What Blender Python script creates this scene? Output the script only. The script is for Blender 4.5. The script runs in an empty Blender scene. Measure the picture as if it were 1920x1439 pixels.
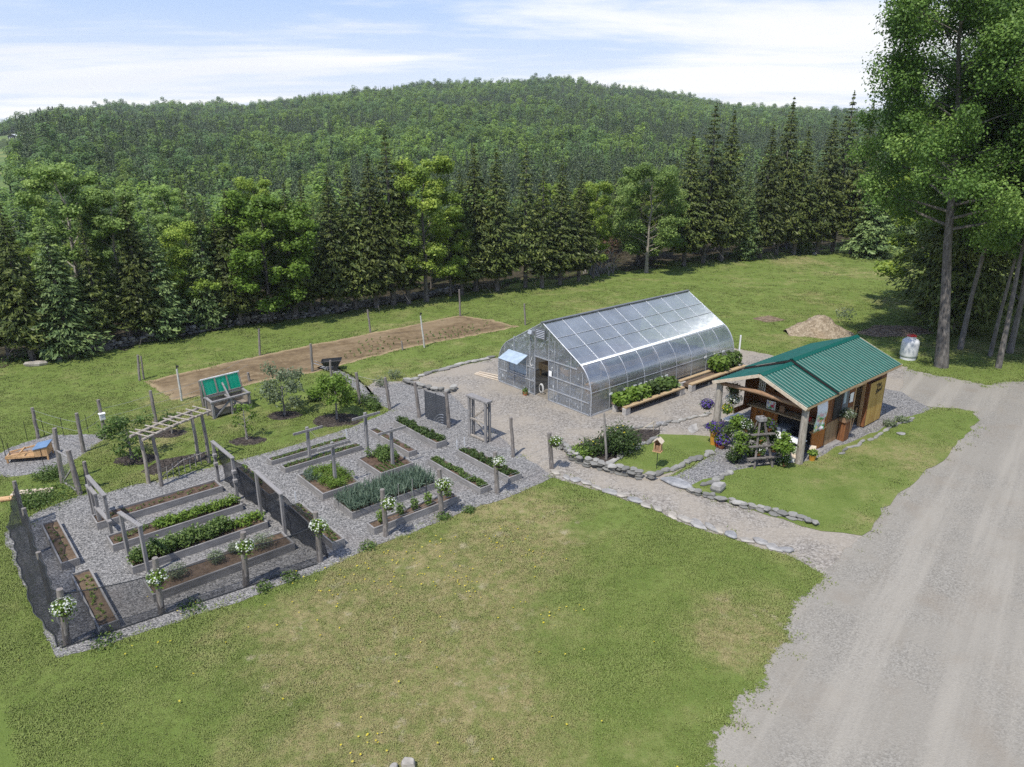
import bpy, math, random
import numpy as np
from mathutils import Vector, Matrix
from mathutils.geometry import tessellate_polygon

random.seed(11)
rng = np.random.default_rng(11)
SC = bpy.context.scene
COL = SC.collection
R = math.radians

# ------------------------------------------------------------------ camera
FPX, CAMH, PITCH = 1380.0, 12.5, 19.16
cd = bpy.data.cameras.new("camera")
cam = bpy.data.objects.new("camera", cd)
COL.objects.link(cam)
cam.location = (0, 0, CAMH)
cam.rotation_euler = (R(90 - PITCH), 0, 0)
cd.sensor_width = 36
cd.lens = 36 * FPX / 1920
cd.clip_start, cd.clip_end = 0.3, 6000
SC.camera = cam

# ------------------------------------------------------------------ world, sun, exposure
SUN_EL, SUN_AZ = 60.0, 57.0        # elevation; compass angle that shadows fall towards
w = bpy.data.worlds.new("World")
SC.world = w
w.use_nodes = True
nt = w.node_tree
nt.nodes.clear()
L = nt.links.new
out = nt.nodes.new("ShaderNodeOutputWorld")
bg = nt.nodes.new("ShaderNodeBackground")
bg.inputs["Strength"].default_value = 0.102
sky = nt.nodes.new("ShaderNodeTexSky")
sky.sky_type = 'NISHITA'
sky.sun_disc = False
sky.sun_elevation = R(SUN_EL)
sky.sun_rotation = R(90 - (SUN_AZ + 180))
sky.air_density, sky.dust_density, sky.ozone_density = 1.0, 0.7, 1.6
geo = nt.nodes.new("ShaderNodeTexCoord")
sep = nt.nodes.new("ShaderNodeSeparateXYZ")
L(geo.outputs["Generated"], sep.inputs[0])


def wmath(op, a, b=None, clamp=False):
    n = nt.nodes.new("ShaderNodeMath")
    n.operation = op
    n.use_clamp = clamp
    for i, s in enumerate((a, b)):
        if s is None:
            continue
        if isinstance(s, (int, float)):
            n.inputs[i].default_value = s
        else:
            L(s, n.inputs[i])
    return n.outputs[0]


zz = wmath('ADD', wmath('MAXIMUM', sep.outputs[2], 0.0), 0.06)
comb = nt.nodes.new("ShaderNodeCombineXYZ")       # a flat cloud deck seen in perspective
L(wmath('DIVIDE', sep.outputs[0], zz), comb.inputs[0])
L(wmath('DIVIDE', sep.outputs[1], zz), comb.inputs[1])


def wnoise(scale, detail, rough, off, stretch=(1, 1, 1)):
    m = nt.nodes.new("ShaderNodeMapping")
    m.inputs["Location"].default_value = off
    m.inputs["Scale"].default_value = stretch
    L(comb.outputs[0], m.inputs[0])
    n = nt.nodes.new("ShaderNodeTexNoise")
    n.inputs["Scale"].default_value = scale
    n.inputs["Detail"].default_value = detail
    n.inputs["Roughness"].default_value = rough
    n.inputs["Distortion"].default_value = 0.4
    L(m.outputs[0], n.inputs["Vector"])
    return n.outputs["Fac"]


def wramp(fac, p0, p1):
    r = nt.nodes.new("ShaderNodeMapRange")
    r.interpolation_type = 'SMOOTHSTEP'
    L(fac, r.inputs["Value"])
    r.inputs["From Min"].default_value, r.inputs["From Max"].default_value = p0, p1
    return r.outputs[0]


def wmix(fac, a, b):
    m = nt.nodes.new("ShaderNodeMix")
    m.data_type = 'RGBA'
    if isinstance(fac, (int, float)):
        m.inputs["Factor"].default_value = fac
    else:
        L(fac, m.inputs["Factor"])
    for k, s in ((6, a), (7, b)):
        if isinstance(s, tuple):
            m.inputs[k].default_value = (*s, 1)
        else:
            L(s, m.inputs[k])
    return m.outputs[2]


c1 = wramp(wnoise(0.27, 9, 0.58, (3.1, 1.7, 0), (0.75, 1.2, 1)), 0.44, 0.58)
c2 = wramp(wnoise(0.9, 8, 0.62, (7.3, 4.2, 2), (0.7, 1.3, 1)), 0.50, 0.80)
c3 = wramp(wnoise(0.22, 4, 0.5, (9.4, 8.8, 5), (0.8, 1.2, 1)), 0.5, 0.7)
veil = wramp(sep.outputs[2], 0.17, 0.0)           # thin white veil near the horizon
deep = wmix(wramp(sep.outputs[2], 0.08, 0.75), (4.7, 6.4, 9.9), (2.0, 3.8, 8.8))
col = wmix(0.75, sky.outputs[0], deep)
col = wmix(wmath("MULTIPLY", veil, 0.62), col, (8.9, 9.15, 9.5))
col = wmix(wmath('MULTIPLY', c2, 0.6), col, (9.3, 9.4, 9.6))
col = wmix(wmath('MULTIPLY', c1, 0.95), col, (9.8, 9.8, 9.8))
col = wmix(wmath('MULTIPLY', wmath('MULTIPLY', c3, c1), 0.42), col, (6.6, 7.0, 7.9))
L(col, bg.inputs[0])
L(bg.outputs[0], out.inputs[0])

sd = bpy.data.lights.new("sun", 'SUN')
sd.energy = 4.7
sd.angle = R(0.6)
sd.color = (1.0, 0.95, 0.86)
sun = bpy.data.objects.new("sun", sd)
COL.objects.link(sun)
_d = Vector((math.cos(R(SUN_AZ)) * math.cos(R(SUN_EL)), math.sin(R(SUN_AZ)) * math.cos(R(SUN_EL)), -math.sin(R(SUN_EL))))
sun.rotation_euler = _d.to_track_quat('-Z', 'Y').to_euler()
sun.location = (-20, -30, 80)

SC.view_settings.view_transform = 'Standard'
SC.view_settings.look = 'None'
SC.view_settings.exposure = 0.17
SC.view_settings.gamma = 1.0
SC.render.engine = 'CYCLES'
cy = SC.cycles
cy.use_denoising = False
cy.denoiser = 'OPENIMAGEDENOISE'
cy.max_bounces, cy.diffuse_bounces, cy.glossy_bounces = 6, 3, 3
cy.transmission_bounces, cy.transparent_max_bounces = 4, 14
cy.caustics_reflective = cy.caustics_refractive = False
cy.use_adaptive_sampling = True
cy.adaptive_threshold = 0.006

# ------------------------------------------------------------------ plan of the place
_c, _s = math.cos(R(PITCH)), math.sin(R(PITCH))


def ray(px, py):
    dy = (719.5 - py) / FPX
    return (px - 960) / FPX, _c + dy * _s, -_s + dy * _c


def W(px, py, z=0.0):
    """Point of the level site seen at a place of the survey photo."""
    a, b, c = ray(px, py)
    t = (z - CAMH) / c
    return Vector((a * t, b * t, z))


def hgt(px, py, at):
    """Height above the site of something standing at `at` whose top is seen at row py."""
    _, b, c = ray(px, py)
    return CAMH + at.y * c / b


UA = R(40.5)                                       # the garden, greenhouse and shed share one grid
U = Vector((math.cos(UA), math.sin(UA), 0))
N = Vector((-math.sin(UA), math.cos(UA), 0))

_te = [-0.95, -0.73, -0.50, -0.267, -0.074, 0.175, 0.319, 0.46, 0.60, 0.95]
_ye = [34.5, 39.0, 44.5, 51.5, 58.5, 69.2, 76.8, 82.5, 86.0, 88.0]


def yedge(t):
    return np.interp(t, _te, _ye)


_sx = [-400, 0, 150, 300, 450, 600, 800, 950, 1000, 1080, 1150, 1250, 1350, 1450, 1600, 1900, 2300]
_sy = [236, 233, 207, 198, 191, 173, 158, 148, 144, 146, 159, 176, 190, 198, 201, 212, 222]
_st = [(x - 960) / FPX * _c for x in _sx]
_sm = []
for _y in _sy:
    _q = (719.5 - _y) / FPX
    _sm.append((-_s + _q * _c) / (_c + _q * _s))
YC = 900.0


def g(x, y):
    """Terrain height (numpy friendly): level site, a dip behind the wood, then the wooded hill."""
    x = np.asarray(x, float)
    y = np.asarray(y, float)
    ys = np.maximum(y, 1.0)
    t = np.clip(x / ys, -0.95, 0.95)
    zc = CAMH + YC * np.interp(t, _st, _sm) - 9.3
    zb = np.interp(t, [-0.75, -0.5, -0.3, 0.3, 0.6], [-6.0, -7.5, -9.0, -7.0, -4.0])
    p = np.interp(t, [-0.75, -0.6, -0.42, 0.2], [0.3, 0.36, 1.0, 1.25])
    e = yedge(t) + 12
    a = np.clip((y - e) / (165 - e), 0, 1)
    a = a * a * (3 - 2 * a)
    b = np.clip((y - 165) / (YC - 165), 0, 1)
    z = zb * a + (zc - zb) * b ** p
    z = z - np.clip(y - YC, 0, 500) * 0.06
    z = z + 1.6 * np.sin(x * 0.013 + 1) * np.sin(y * 0.017) * np.clip((y - 220) / 200, 0, 1)
    k = np.clip((y - 350) / 300, 0, 1)
    z = z + k * (1.6 * np.sin(x * .047 + 2 * np.sin(y * .011)) + 1.7 * np.sin(x * .11 + y * .05) + 2.0 * np.sin(x * .021 + 4))
    return np.where(y > 20, z, 0.0)


# ------------------------------------------------------------------ materials
MATS = {}


class NB:
    def __init__(s, name):
        s.m = bpy.data.materials.new(name)
        s.m.use_nodes = True
        s.t = s.m.node_tree
        s.t.nodes.clear()
        s.o = s.n("OutputMaterial")
        MATS[name] = s.m

    def n(s, t, **k):
        x = s.t.nodes.new("ShaderNode" + t)
        for a, b in k.items():
            setattr(x, a, b)
        return x

    def put(s, sock, v):
        if isinstance(v, bpy.types.NodeSocket):
            s.t.links.new(v, sock)
        elif isinstance(v, tuple) and len(v) == 3 and sock.type == 'RGBA':
            sock.default_value = (*v, 1)
        else:
            sock.default_value = v

    def pos(s):
        return s.n("NewGeometry").outputs["Position"]

    def obj(s):
        return s.n("TexCoord").outputs["Object"]

    def map(s, vec, scale=(1, 1, 1), rot=(0, 0, 0), loc=(0, 0, 0)):
        m = s.n("Mapping")
        s.put(m.inputs[0], vec)
        m.inputs["Scale"].default_value = scale
        m.inputs["Rotation"].default_value = rot
        m.inputs["Location"].default_value = loc
        return m.outputs[0]

    def noise(s, vec, scale, detail=4, rough=0.55, dist=0.0, color=False):
        x = s.n("TexNoise")
        s.put(x.inputs["Vector"], vec)
        x.inputs["Scale"].default_value = scale
        x.inputs["Detail"].default_value = detail
        x.inputs["Roughness"].default_value = rough
        x.inputs["Distortion"].default_value = dist
        return x.outputs["Color" if color else "Fac"]

    def voro(s, vec, scale, out="Color", feature='F1', rnd=1.0):
        x = s.n("TexVoronoi", feature=feature)
        s.put(x.inputs["Vector"], vec)
        x.inputs["Scale"].default_value = scale
        x.inputs["Randomness"].default_value = rnd
        return x.outputs[out]

    def math(s, op, a, b=0.0, clamp=False):
        x = s.n("Math", operation=op, use_clamp=clamp)
        s.put(x.inputs[0], a)
        s.put(x.inputs[1], b)
        return x.outputs[0]

    def rng(s, v, a, b, c=0.0, d=1.0, smooth=True):
        x = s.n("MapRange", interpolation_type='SMOOTHSTEP' if smooth else 'LINEAR')
        for i, q in enumerate((v, a, b, c, d)):
            s.put(x.inputs[i], q)
        return x.outputs[0]

    def ramp(s, v, stops):
        x = s.n("ValToRGB")
        s.put(x.inputs[0], v)
        e = x.color_ramp.elements
        while len(e) < len(stops):
            e.new(0.5)
        for k, (p, c) in zip(e, stops):
            k.position = p
            k.color = (*c, 1)
        return x.outputs[0]

    def mix(s, f, a, b, mode='MIX'):
        x = s.n("Mix", data_type='RGBA', blend_type=mode)
        s.put(x.inputs["Factor"], f)
        s.put(x.inputs[6], a)
        s.put(x.inputs[7], b)
        return x.outputs[2]

    def attr(s, name):
        return s.n("Attribute", attribute_name=name).outputs["Fac"]

    def rand(s):
        return s.n("ObjectInfo").outputs["Random"]

    def bump(s, h, strength=0.5, dist=0.02):
        x = s.n("Bump")
        s.put(x.inputs["Height"], h)
        x.inputs["Strength"].default_value = strength
        x.inputs["Distance"].default_value = dist
        return x.outputs[0]

    def bsdf(s, col, rough=0.8, metal=0.0, spec=0.3, nrm=None, **k):
        x = s.n("BsdfPrincipled")
        s.put(x.inputs["Base Color"], col)
        s.put(x.inputs["Roughness"], rough)
        s.put(x.inputs["Metallic"], metal)
        s.put(x.inputs["Specular IOR Level"], spec)
        if nrm is not None:
            s.put(x.inputs["Normal"], nrm)
        for a, b in k.items():
            s.put(x.inputs[a], b)
        return x.outputs[0]

    def mixs(s, f, a, b):
        x = s.n("MixShader")
        s.put(x.inputs[0], f)
        s.t.links.new(a, x.inputs[1])
        s.t.links.new(b, x.inputs[2])
        return x.outputs[0]

    def transp(s, c=(1, 1, 1)):
        x = s.n("BsdfTransparent")
        s.put(x.inputs[0], c)
        return x.outputs[0]

    def out(s, sh):
        s.t.links.new(sh, s.o.inputs[0])
        return s.m


DRYC = [W(800, 1120), W(640, 1190), W(760, 1330), W(960, 1000), W(1400, 1180)]


def lawn_color(b, fine=True):
    p = b.pos()
    big = b.noise(p, 0.11, 4, 0.6, 0.6)
    mid = b.noise(p, 0.7, 5, 0.65)
    fin = b.math('ADD', b.math('MULTIPLY', b.noise(p, 7.0, 4, 0.7), 0.5), b.math('MULTIPLY', b.noise(p, 34.0, 2, 0.7), 0.5))
    green = b.ramp(b.math('ADD', b.math('MULTIPLY', mid, 0.55), b.math('MULTIPLY', fin, 0.45)),
                   [(0.28, (0.085, 0.128, 0.026)), (0.5, (0.138, 0.186, 0.044)), (0.72, (0.208, 0.244, 0.074))])
    straw = b.ramp(fin, [(0.3, (0.20, 0.178, 0.075)), (0.7, (0.38, 0.31, 0.165))])
    near = None                                     # the worn middle of the front lawn
    for cpt, rad in zip(DRYC, (3.4, 3.0, 3.0, 2.6, 1.6)):
        v = b.n("VectorMath", operation='DISTANCE')
        b.put(v.inputs[0], p)
        v.inputs[1].default_value = cpt
        q = b.rng(v.outputs["Value"], rad * 1.7, 0.2, 0.0, 1.0)
        near = q if near is None else b.math('MAXIMUM', near, q)
    dry = b.rng(b.math('ADD', b.math('ADD', b.math('MULTIPLY', big, 0.8), b.math('MULTIPLY', mid, 0.35)), b.math('MULTIPLY', near, 0.27)), 0.57, 0.77)
    dry = b.math('MULTIPLY', dry, b.rng(b.noise(p, 2.3, 5, 0.7), 0.36, 0.60, 0.35, 1.0))
    dry = b.math('MULTIPLY', dry, b.rng(fin, 0.25, 0.6, 0.45, 1.0))
    bare = b.rng(b.noise(p, 1.5, 6, 0.68), 0.57, 0.67)
    c = b.mix(dry, green, straw)
    c = b.mix(b.math('MULTIPLY', b.math('MULTIPLY', bare, b.rng(near, 0.2, 0.7)), 0.6), c, (0.40, 0.345, 0.235))
    return c, p, fin, near, mid


def mk_materials():
    b = NB("lawn")
    c, p, fin, near, mid = lawn_color(b)
    yd = b.n("SeparateXYZ")
    b.put(yd.inputs[0], p)
    wood = b.mix(b.noise(p, 0.02, 3), (0.030, 0.045, 0.014), (0.06, 0.085, 0.024))
    c = b.mix(b.rng(yd.outputs[1], 95, 125), c, wood)
    b.out(b.bsdf(c, 0.95, spec=0.1, nrm=b.bump(b.noise(p, 22, 4, 0.7), 0.9, 0.06)))

    b = NB("grass_blade")
    c, p, fin, near, mid = lawn_color(b)
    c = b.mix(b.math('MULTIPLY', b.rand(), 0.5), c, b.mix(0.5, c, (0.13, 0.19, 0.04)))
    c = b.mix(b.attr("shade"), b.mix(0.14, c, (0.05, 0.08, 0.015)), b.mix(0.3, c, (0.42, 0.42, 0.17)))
    up = b.n("CombineXYZ")                            # soft blades: shade as the sward does
    up.inputs[2].default_value = 1.0
    nv = b.n("VectorMath", operation='NORMALIZE')
    nw = b.n("Mix", data_type='VECTOR')
    nw.inputs["Factor"].default_value = 0.75
    b.put(nw.inputs[4], b.n("NewGeometry").outputs["Normal"])
    b.put(nw.inputs[5], up.outputs[0])
    b.put(nv.inputs[0], nw.outputs[1])
    b.out(b.bsdf(c, 0.8, spec=0.15, nrm=nv.outputs[0]))

    def ground(name, stops, sc, edge=True, tint=None, fines=None, bumpd=0.03, streak=None):
        b = NB(name)
        p = b.pos()
        v = b.voro(p, sc)
        sepc = b.n("SeparateColor")
        b.put(sepc.inputs[0], v)
        big = b.noise(p, 0.35, 5, 0.6)
        k = b.math('ADD', b.math('MULTIPLY', sepc.outputs[0], 0.55), b.math('MULTIPLY', b.noise(p, sc * 0.45, 3, 0.6), 0.45))
        c = b.ramp(k, stops)
        if fines:
            c = b.mix(b.rng(b.math('ADD', big, b.math('MULTIPLY', b.noise(p, 5, 4), 0.25)), 0.52, 0.74, 0.0, 0.75), c, fines)
        if tint:
            c = b.mix(b.rng(b.noise(p, 0.55, 4), 0.5, 0.75, 0.0, 0.5), c, tint)
        if streak:
            q = b.map(p, rot=(0, 0, -R(52)))
            sy = b.n("SeparateXYZ")
            b.put(sy.inputs[0], b.math('ADD', 0, 0)) if False else b.put(sy.inputs[0], q)
            wob = b.math('MULTIPLY', b.math('SUBTRACT', b.noise(b.map(q, (.12, .12, 1)), 1, 2), .5), 2.2)
            trk = b.math('SINE', b.math('MULTIPLY', b.math('ADD', sy.outputs[1], wob), 3.4))
            st = b.noise(b.map(q, (0.07, 1.6, 1)), 1.0, 6, 0.65)
            c = b.mix(b.rng(b.math('ADD', b.math('MULTIPLY', trk, .10), st), 0.42, 0.70, 0.0, 0.6), c, streak)
            c = b.mix(b.rng(b.noise(b.map(q, (.25, 1.0, 1)), .9, 5, .7), .52, .72, 0, .45), c, (0.225, 0.2, 0.163))
            c = b.mix(b.rng(b.noise(p, 90, 2, .8), .62, .75, 0, .5), c, (0.10, 0.095, 0.085))
        sh = b.bsdf(c, 0.95, spec=0.12, nrm=b.bump(b.voro(p, sc, "Distance"), 0.8, bumpd))
        if edge:
            e = b.math('ADD', b.attr("edge"), b.math('MULTIPLY', b.math('SUBTRACT', b.noise(p, 3.4, 6, 0.75), 0.5), 1.5))
            sh = b.mixs(b.rng(e, 0.48, 0.56), b.transp(), sh)
        b.out(sh)

    ground("gravel_grey", [(0.2, (0.055, 0.055, 0.056)), (0.42, (0.155, 0.153, 0.15)), (0.6, (0.245, 0.238, 0.23)), (0.84, (0.44, 0.425, 0.405))], 32,
           tint=(0.21, 0.185, 0.17))
    ground("gravel_yard", [(0.2, (0.12, 0.108, 0.094)), (0.5, (0.225, 0.205, 0.18)), (0.8, (0.36, 0.335, 0.30))], 20,
           fines=(0.30, 0.265, 0.218), bumpd=0.015)
    ground("gravel_road", [(0.2, (0.165, 0.153, 0.132)), (0.5, (0.225, 0.21, 0.182)), (0.8, (0.30, 0.282, 0.247))], 30,
           fines=(0.25, 0.231, 0.197), bumpd=0.012, streak=(0.315, 0.291, 0.248), tint=(0.215, 0.182, 0.143))
    ground("mulch", [(0.2, (0.018, 0.014, 0.012)), (0.6, (0.055, 0.046, 0.04)), (0.9, (0.12, 0.10, 0.085))], 16)
    ground("dirt_mound", [(0.2, (0.19, 0.148, 0.10)), (0.55, (0.29, 0.235, 0.165)), (0.85, (0.39, 0.325, 0.24))], 9, edge=False, tint=(0.28, 0.20, 0.12), bumpd=0.1)
    ground("forest_litter", [(0.2, (0.02, 0.018, 0.012)), (0.6, (0.05, 0.042, 0.026)), (0.9, (0.10, 0.085, 0.055))], 5, tint=(0.035, 0.05, 0.018))
    ground("dirt_patch", [(0.2, (0.09, 0.065, 0.045)), (0.55, (0.17, 0.125, 0.085)), (0.85, (0.27, 0.21, 0.15))], 6)

    b = NB("tilled_soil")
    p = b.pos()
    q = b.map(p, rot=(0, 0, -R(27)))
    n1 = b.noise(q, 2.2, 7, 0.72)
    fur = b.noise(b.map(q, (0.1, 1.7, 1)), 1.0, 4, 0.6)
    k = b.math('ADD', b.math('MULTIPLY', n1, 0.62), b.math('MULTIPLY', fur, 0.4))
    c = b.ramp(k, [(0.32, (0.075, 0.054, 0.036)), (0.52, (0.158, 0.114, 0.066)), (0.72, (0.30, 0.232, 0.145))])
    e = b.math('ADD', b.attr("edge"), b.math('MULTIPLY', b.math('SUBTRACT', b.noise(p, 2.0, 6, 0.75), 0.5), 1.2))
    c = b.mix(b.rng(e, 1.5, 0.6, 0.0, 0.7), c, (0.36, 0.275, 0.165))
    c = b.mix(b.rng(b.noise(p, .25, 4, .6), .48, .62, 0, .5), c, (0.27, 0.205, 0.13))
    sh = b.bsdf(c, 0.97, spec=0.08, nrm=b.bump(k, 1.0, 0.12))
    b.out(b.mixs(b.rng(e, 0.46, 0.54), b.transp(), sh))

    b = NB("bed_soil")
    p = b.pos()
    n1 = b.noise(p, 7, 6, 0.75)
    c = b.mix(b.rng(b.rand(), 0, 1), b.ramp(n1, [(0.3, (0.045, 0.03, 0.022)), (0.7, (0.16, 0.11, 0.08))]), b.ramp(n1, [(0.3, (0.075, 0.053, 0.036)), (0.7, (0.215, 0.158, 0.108))]))
    b.out(b.bsdf(c, 0.97, spec=0.08, nrm=b.bump(n1, 1.0, 0.05)))

    def wood(name, dark, mid, light, sc=(18, 18, 1.2), rough=0.85, boards=None, vary=0.25):
        b = NB(name)
        o = b.obj()
        gr = b.noise(b.map(o, sc), 1.6, 5, 0.65, 0.6)
        c = b.ramp(gr, [(0.28, dark), (0.5, mid), (0.75, light)])
        c = b.mix(b.rng(b.noise(o, 1.3, 3), 0.35, 0.7, 0.0, vary), c, dark)
        c = b.mix(b.math('MULTIPLY', b.rand(), 0.3), c, b.mix(0.5, c, light))
        h = gr
        if boards:
            ax, pitch = boards
            sx = b.n("SeparateXYZ")
            b.put(sx.inputs[0], o)
            f = b.math('FRACT', b.math('DIVIDE', sx.outputs[ax], pitch))
            gap = b.math('MAXIMUM', b.rng(f, 0.06, 0.0), b.rng(f, 0.94, 1.0))
            idx = b.math('FLOOR', b.math('DIVIDE', sx.outputs[ax], pitch))
            wn = b.n("TexWhiteNoise", noise_dimensions='1D')
            b.put(wn.inputs["W"], idx)
            c = b.mix(b.math('MULTIPLY', wn.outputs[0], 0.55), c, dark)
            c = b.mix(b.math('MULTIPLY', gap, 0.85), c, b.mix(0.8, dark, (0.005, 0.004, 0.003)))
            h = b.math('SUBTRACT', gr, b.math('MULTIPLY', gap, 1.5))
        b.out(b.bsdf(c, rough, spec=0.25, nrm=b.bump(h, 0.5, 0.01)))

    wood("weathered_wood", (0.10, 0.094, 0.09), (0.225, 0.215, 0.21), (0.40, 0.385, 0.37))
    wood("bed_board", (0.12, 0.115, 0.112), (0.24, 0.232, 0.226), (0.37, 0.355, 0.34), sc=(1.4, 14, 14))
    wood("post_bark", (0.075, 0.065, 0.058), (0.19, 0.17, 0.155), (0.36, 0.33, 0.305), sc=(14, 14, 2.5))
    wood("pale_log", (0.14, 0.118, 0.095), (0.30, 0.268, 0.23), (0.47, 0.43, 0.375), sc=(10, 10, 2))
    wood("trunk_bark", (0.045, 0.04, 0.036), (0.13, 0.118, 0.108), (0.27, 0.25, 0.23), sc=(7, 7, 1.6))
    wood("dead_branch", (0.10, 0.09, 0.08), (0.24, 0.22, 0.20), (0.42, 0.39, 0.36), sc=(7, 7, 1.6))
    wood("fresh_wood", (0.28, 0.15, 0.065), (0.47, 0.29, 0.14), (0.63, 0.44, 0.25), sc=(8, 8, 1.5), rough=0.7)
    wood("bench_plank", (0.22, 0.145, 0.075), (0.40, 0.29, 0.165), (0.56, 0.44, 0.28), sc=(1.2, 12, 12), rough=0.75)
    wood("brown_boards", (0.085, 0.033, 0.015), (0.21, 0.088, 0.036), (0.33, 0.15, 0.065), sc=(10, 10, 1.3), boards=(0, 0.2))
    wood("brown_boards_front", (0.085, 0.033, 0.015), (0.21, 0.088, 0.036), (0.33, 0.15, 0.065), sc=(10, 1.5, 10), boards=(2, 0.19))
    wood("orange_wood", (0.22, 0.075, 0.018), (0.40, 0.155, 0.035), (0.52, 0.225, 0.06), sc=(10, 10, 1.2), boards=(1, 0.16))
    wood("door_boards", (0.28, 0.16, 0.038), (0.47, 0.31, 0.085), (0.60, 0.43, 0.15), sc=(9, 9, 1.1), boards=(0, 0.17), rough=0.6, vary=0.15)
    wood("tan_boards", (0.20, 0.12, 0.06), (0.34, 0.23, 0.125), (0.46, 0.33, 0.20), sc=(9, 9, 1.1), boards=(0, 0.3))
    wood("fascia_wood", (0.34, 0.27, 0.2), (0.52, 0.44, 0.34), (0.66, 0.58, 0.47), sc=(6, 6, 6))
    wood("log_beam", (0.13, 0.07, 0.04), (0.28, 0.17, 0.10), (0.42, 0.28, 0.18), sc=(9, 2, 9))

    def plain(name, c, rough=0.6, metal=0.0, spec=0.4, var=0.15, sc=3.0):
        b = NB(name)
        o = b.obj()
        n = b.noise(o, sc, 5, 0.6)
        d = tuple(x * (1 - var * 1.6) for x in c)
        l = tuple(min(1, x * (1 + var)) for x in c)
        b.out(b.bsdf(b.ramp(n, [(0.3, d), (0.7, l)]), rough, metal, spec, b.bump(b.noise(o, sc * 12, 3), 0.1, 0.01)))

    plain("aluminium", (0.50, 0.52, 0.55), 0.42, 0.5)
    plain("white_paint", (0.76, 0.76, 0.74), 0.5)
    plain("wrapped_white", (0.50, 0.49, 0.46), 0.7, var=.25)
    plain("white_paper", (0.80, 0.80, 0.78), 0.8, var=0.05)
    plain("black_plastic", (0.022, 0.024, 0.026), 0.5)
    plain("dark_interior", (0.02, 0.018, 0.017), 0.8)  # near-black; painted shade in the porch openings, plain dark colour elsewhere
    plain("slate_dark", (0.13, 0.14, 0.15), 0.7)
    plain("wire", (0.33, 0.33, 0.32), 0.5, 0.5)
    plain("rubber", (0.02, 0.02, 0.02), 0.9)
    plain("terracotta", (0.50, 0.19, 0.085), 0.8)
    plain("orange_glaze", (0.55, 0.27, 0.045), 0.3)
    plain("red_plastic", (0.45, 0.03, 0.03), 0.4)
    plain("tank_grey", (0.62, 0.63, 0.64), 0.42, 0.0, var=0.06, sc=1.5)
    plain("rope", (0.45, 0.39, 0.28), 0.9)
    plain("concrete", (0.42, 0.40, 0.375), 0.9, var=0.25, sc=6)
    plain("blue_roof", (0.13, 0.22, 0.36), 0.45)
    plain("basket_rim", (0.055, 0.045, 0.035), 0.9)
    plain("house_siding", (0.05, 0.055, 0.065), 0.7)
    plain("house_roof", (0.55, 0.56, 0.57), 0.4)
    plain("dark_soil_floor", (0.20, 0.175, 0.14), 0.95, var=0.35, sc=2)
    plain("black_letter", (0.015, 0.012, 0.01), 0.7)
    plain("blue_film", (0.34, 0.42, 0.50), 0.3)

    b = NB("stone")
    o = b.obj()
    n = b.noise(o, 3.2, 6, 0.65)
    c = b.mix(b.rand(), b.ramp(n, [(0.3, (0.13, 0.135, 0.145)), (0.7, (0.36, 0.36, 0.36))]), b.ramp(n, [(0.3, (0.20, 0.18, 0.15)), (0.7, (0.47, 0.43, 0.37))]))
    b.out(b.bsdf(c, 0.9, spec=0.2, nrm=b.bump(n, 0.7, 0.05)))
    b = NB("wall_stone")
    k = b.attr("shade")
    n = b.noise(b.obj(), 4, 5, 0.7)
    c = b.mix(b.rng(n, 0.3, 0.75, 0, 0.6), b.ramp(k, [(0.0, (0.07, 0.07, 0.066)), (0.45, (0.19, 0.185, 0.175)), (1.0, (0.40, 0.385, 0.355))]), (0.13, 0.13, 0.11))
    b.out(b.bsdf(c, 0.92, spec=0.2, nrm=b.bump(n, 0.8, 0.05)))

    b = NB("green_metal_roof")
    o = b.obj()
    n = b.noise(b.map(o, (6, 0.5, 6)), 1.0, 5, 0.6)
    c = b.ramp(n, [(0.3, (0.005, 0.062, 0.048)), (0.6, (0.008, 0.09, 0.07)), (0.8, (0.016, 0.108, 0.086))])
    b.out(b.bsdf(c, 0.42, 0.0, 0.45, nrm=b.bump(b.noise(o, 5, 2), 0.08, 0.02)))
    b = NB("green_metal_trim")
    b.out(b.bsdf((0.006, 0.085, 0.068), 0.35, 0.0, 0.5))

    b = NB("polycarbonate")
    o = b.obj()
    lw = b.n("LayerWeight")
    lw.inputs[0].default_value = 0.4
    dirt = b.noise(o, 0.9, 5, 0.65)
    film = b.bsdf(b.ramp(dirt, [(0.3, (0.38, 0.42, 0.48)), (0.7, (0.52, 0.57, 0.64))]), 0.45, spec=0.3)
    base = b.mixs(b.rng(dirt, 0.2, 0.8, 0.15, 0.27), b.transp((0.82, 0.85, 0.84)), film)
    gl = b.n("BsdfAnisotropic")
    gl.inputs["Roughness"].default_value = 0.2
    gl.inputs["Anisotropy"].default_value = 0.85
    gl.inputs["Rotation"].default_value = 0.25
    tg = b.n("CombineXYZ")
    tg.inputs[0].default_value, tg.inputs[1].default_value = U.x, U.y
    b.put(gl.inputs["Tangent"], tg.outputs[0])
    b.put(gl.inputs["Color"], (0.86, 0.92, 1.0))
    b.put(gl.inputs["Normal"], b.bump(b.noise(o, 1.2, 2), 0.10, 0.05))
    b.out(b.mixs(b.rng(lw.outputs["Fresnel"], 0.0, 0.7, 0.22, 0.78, False), base, gl.outputs[0]))

    b = NB("meadow_grass")
    n = b.noise(b.map(b.pos(), (.02, .06, 1)), 1.0, 5, .6)
    b.out(b.bsdf(b.ramp(n, [(0.35, (0.08, 0.13, 0.045)), (0.55, (0.14, 0.185, 0.06)), (0.7, (0.25, 0.22, 0.09))]), 0.95, spec=.1))
    b = NB("pale_drive")
    b.out(b.bsdf((0.50, 0.47, 0.42), 0.95, spec=.1))
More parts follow.
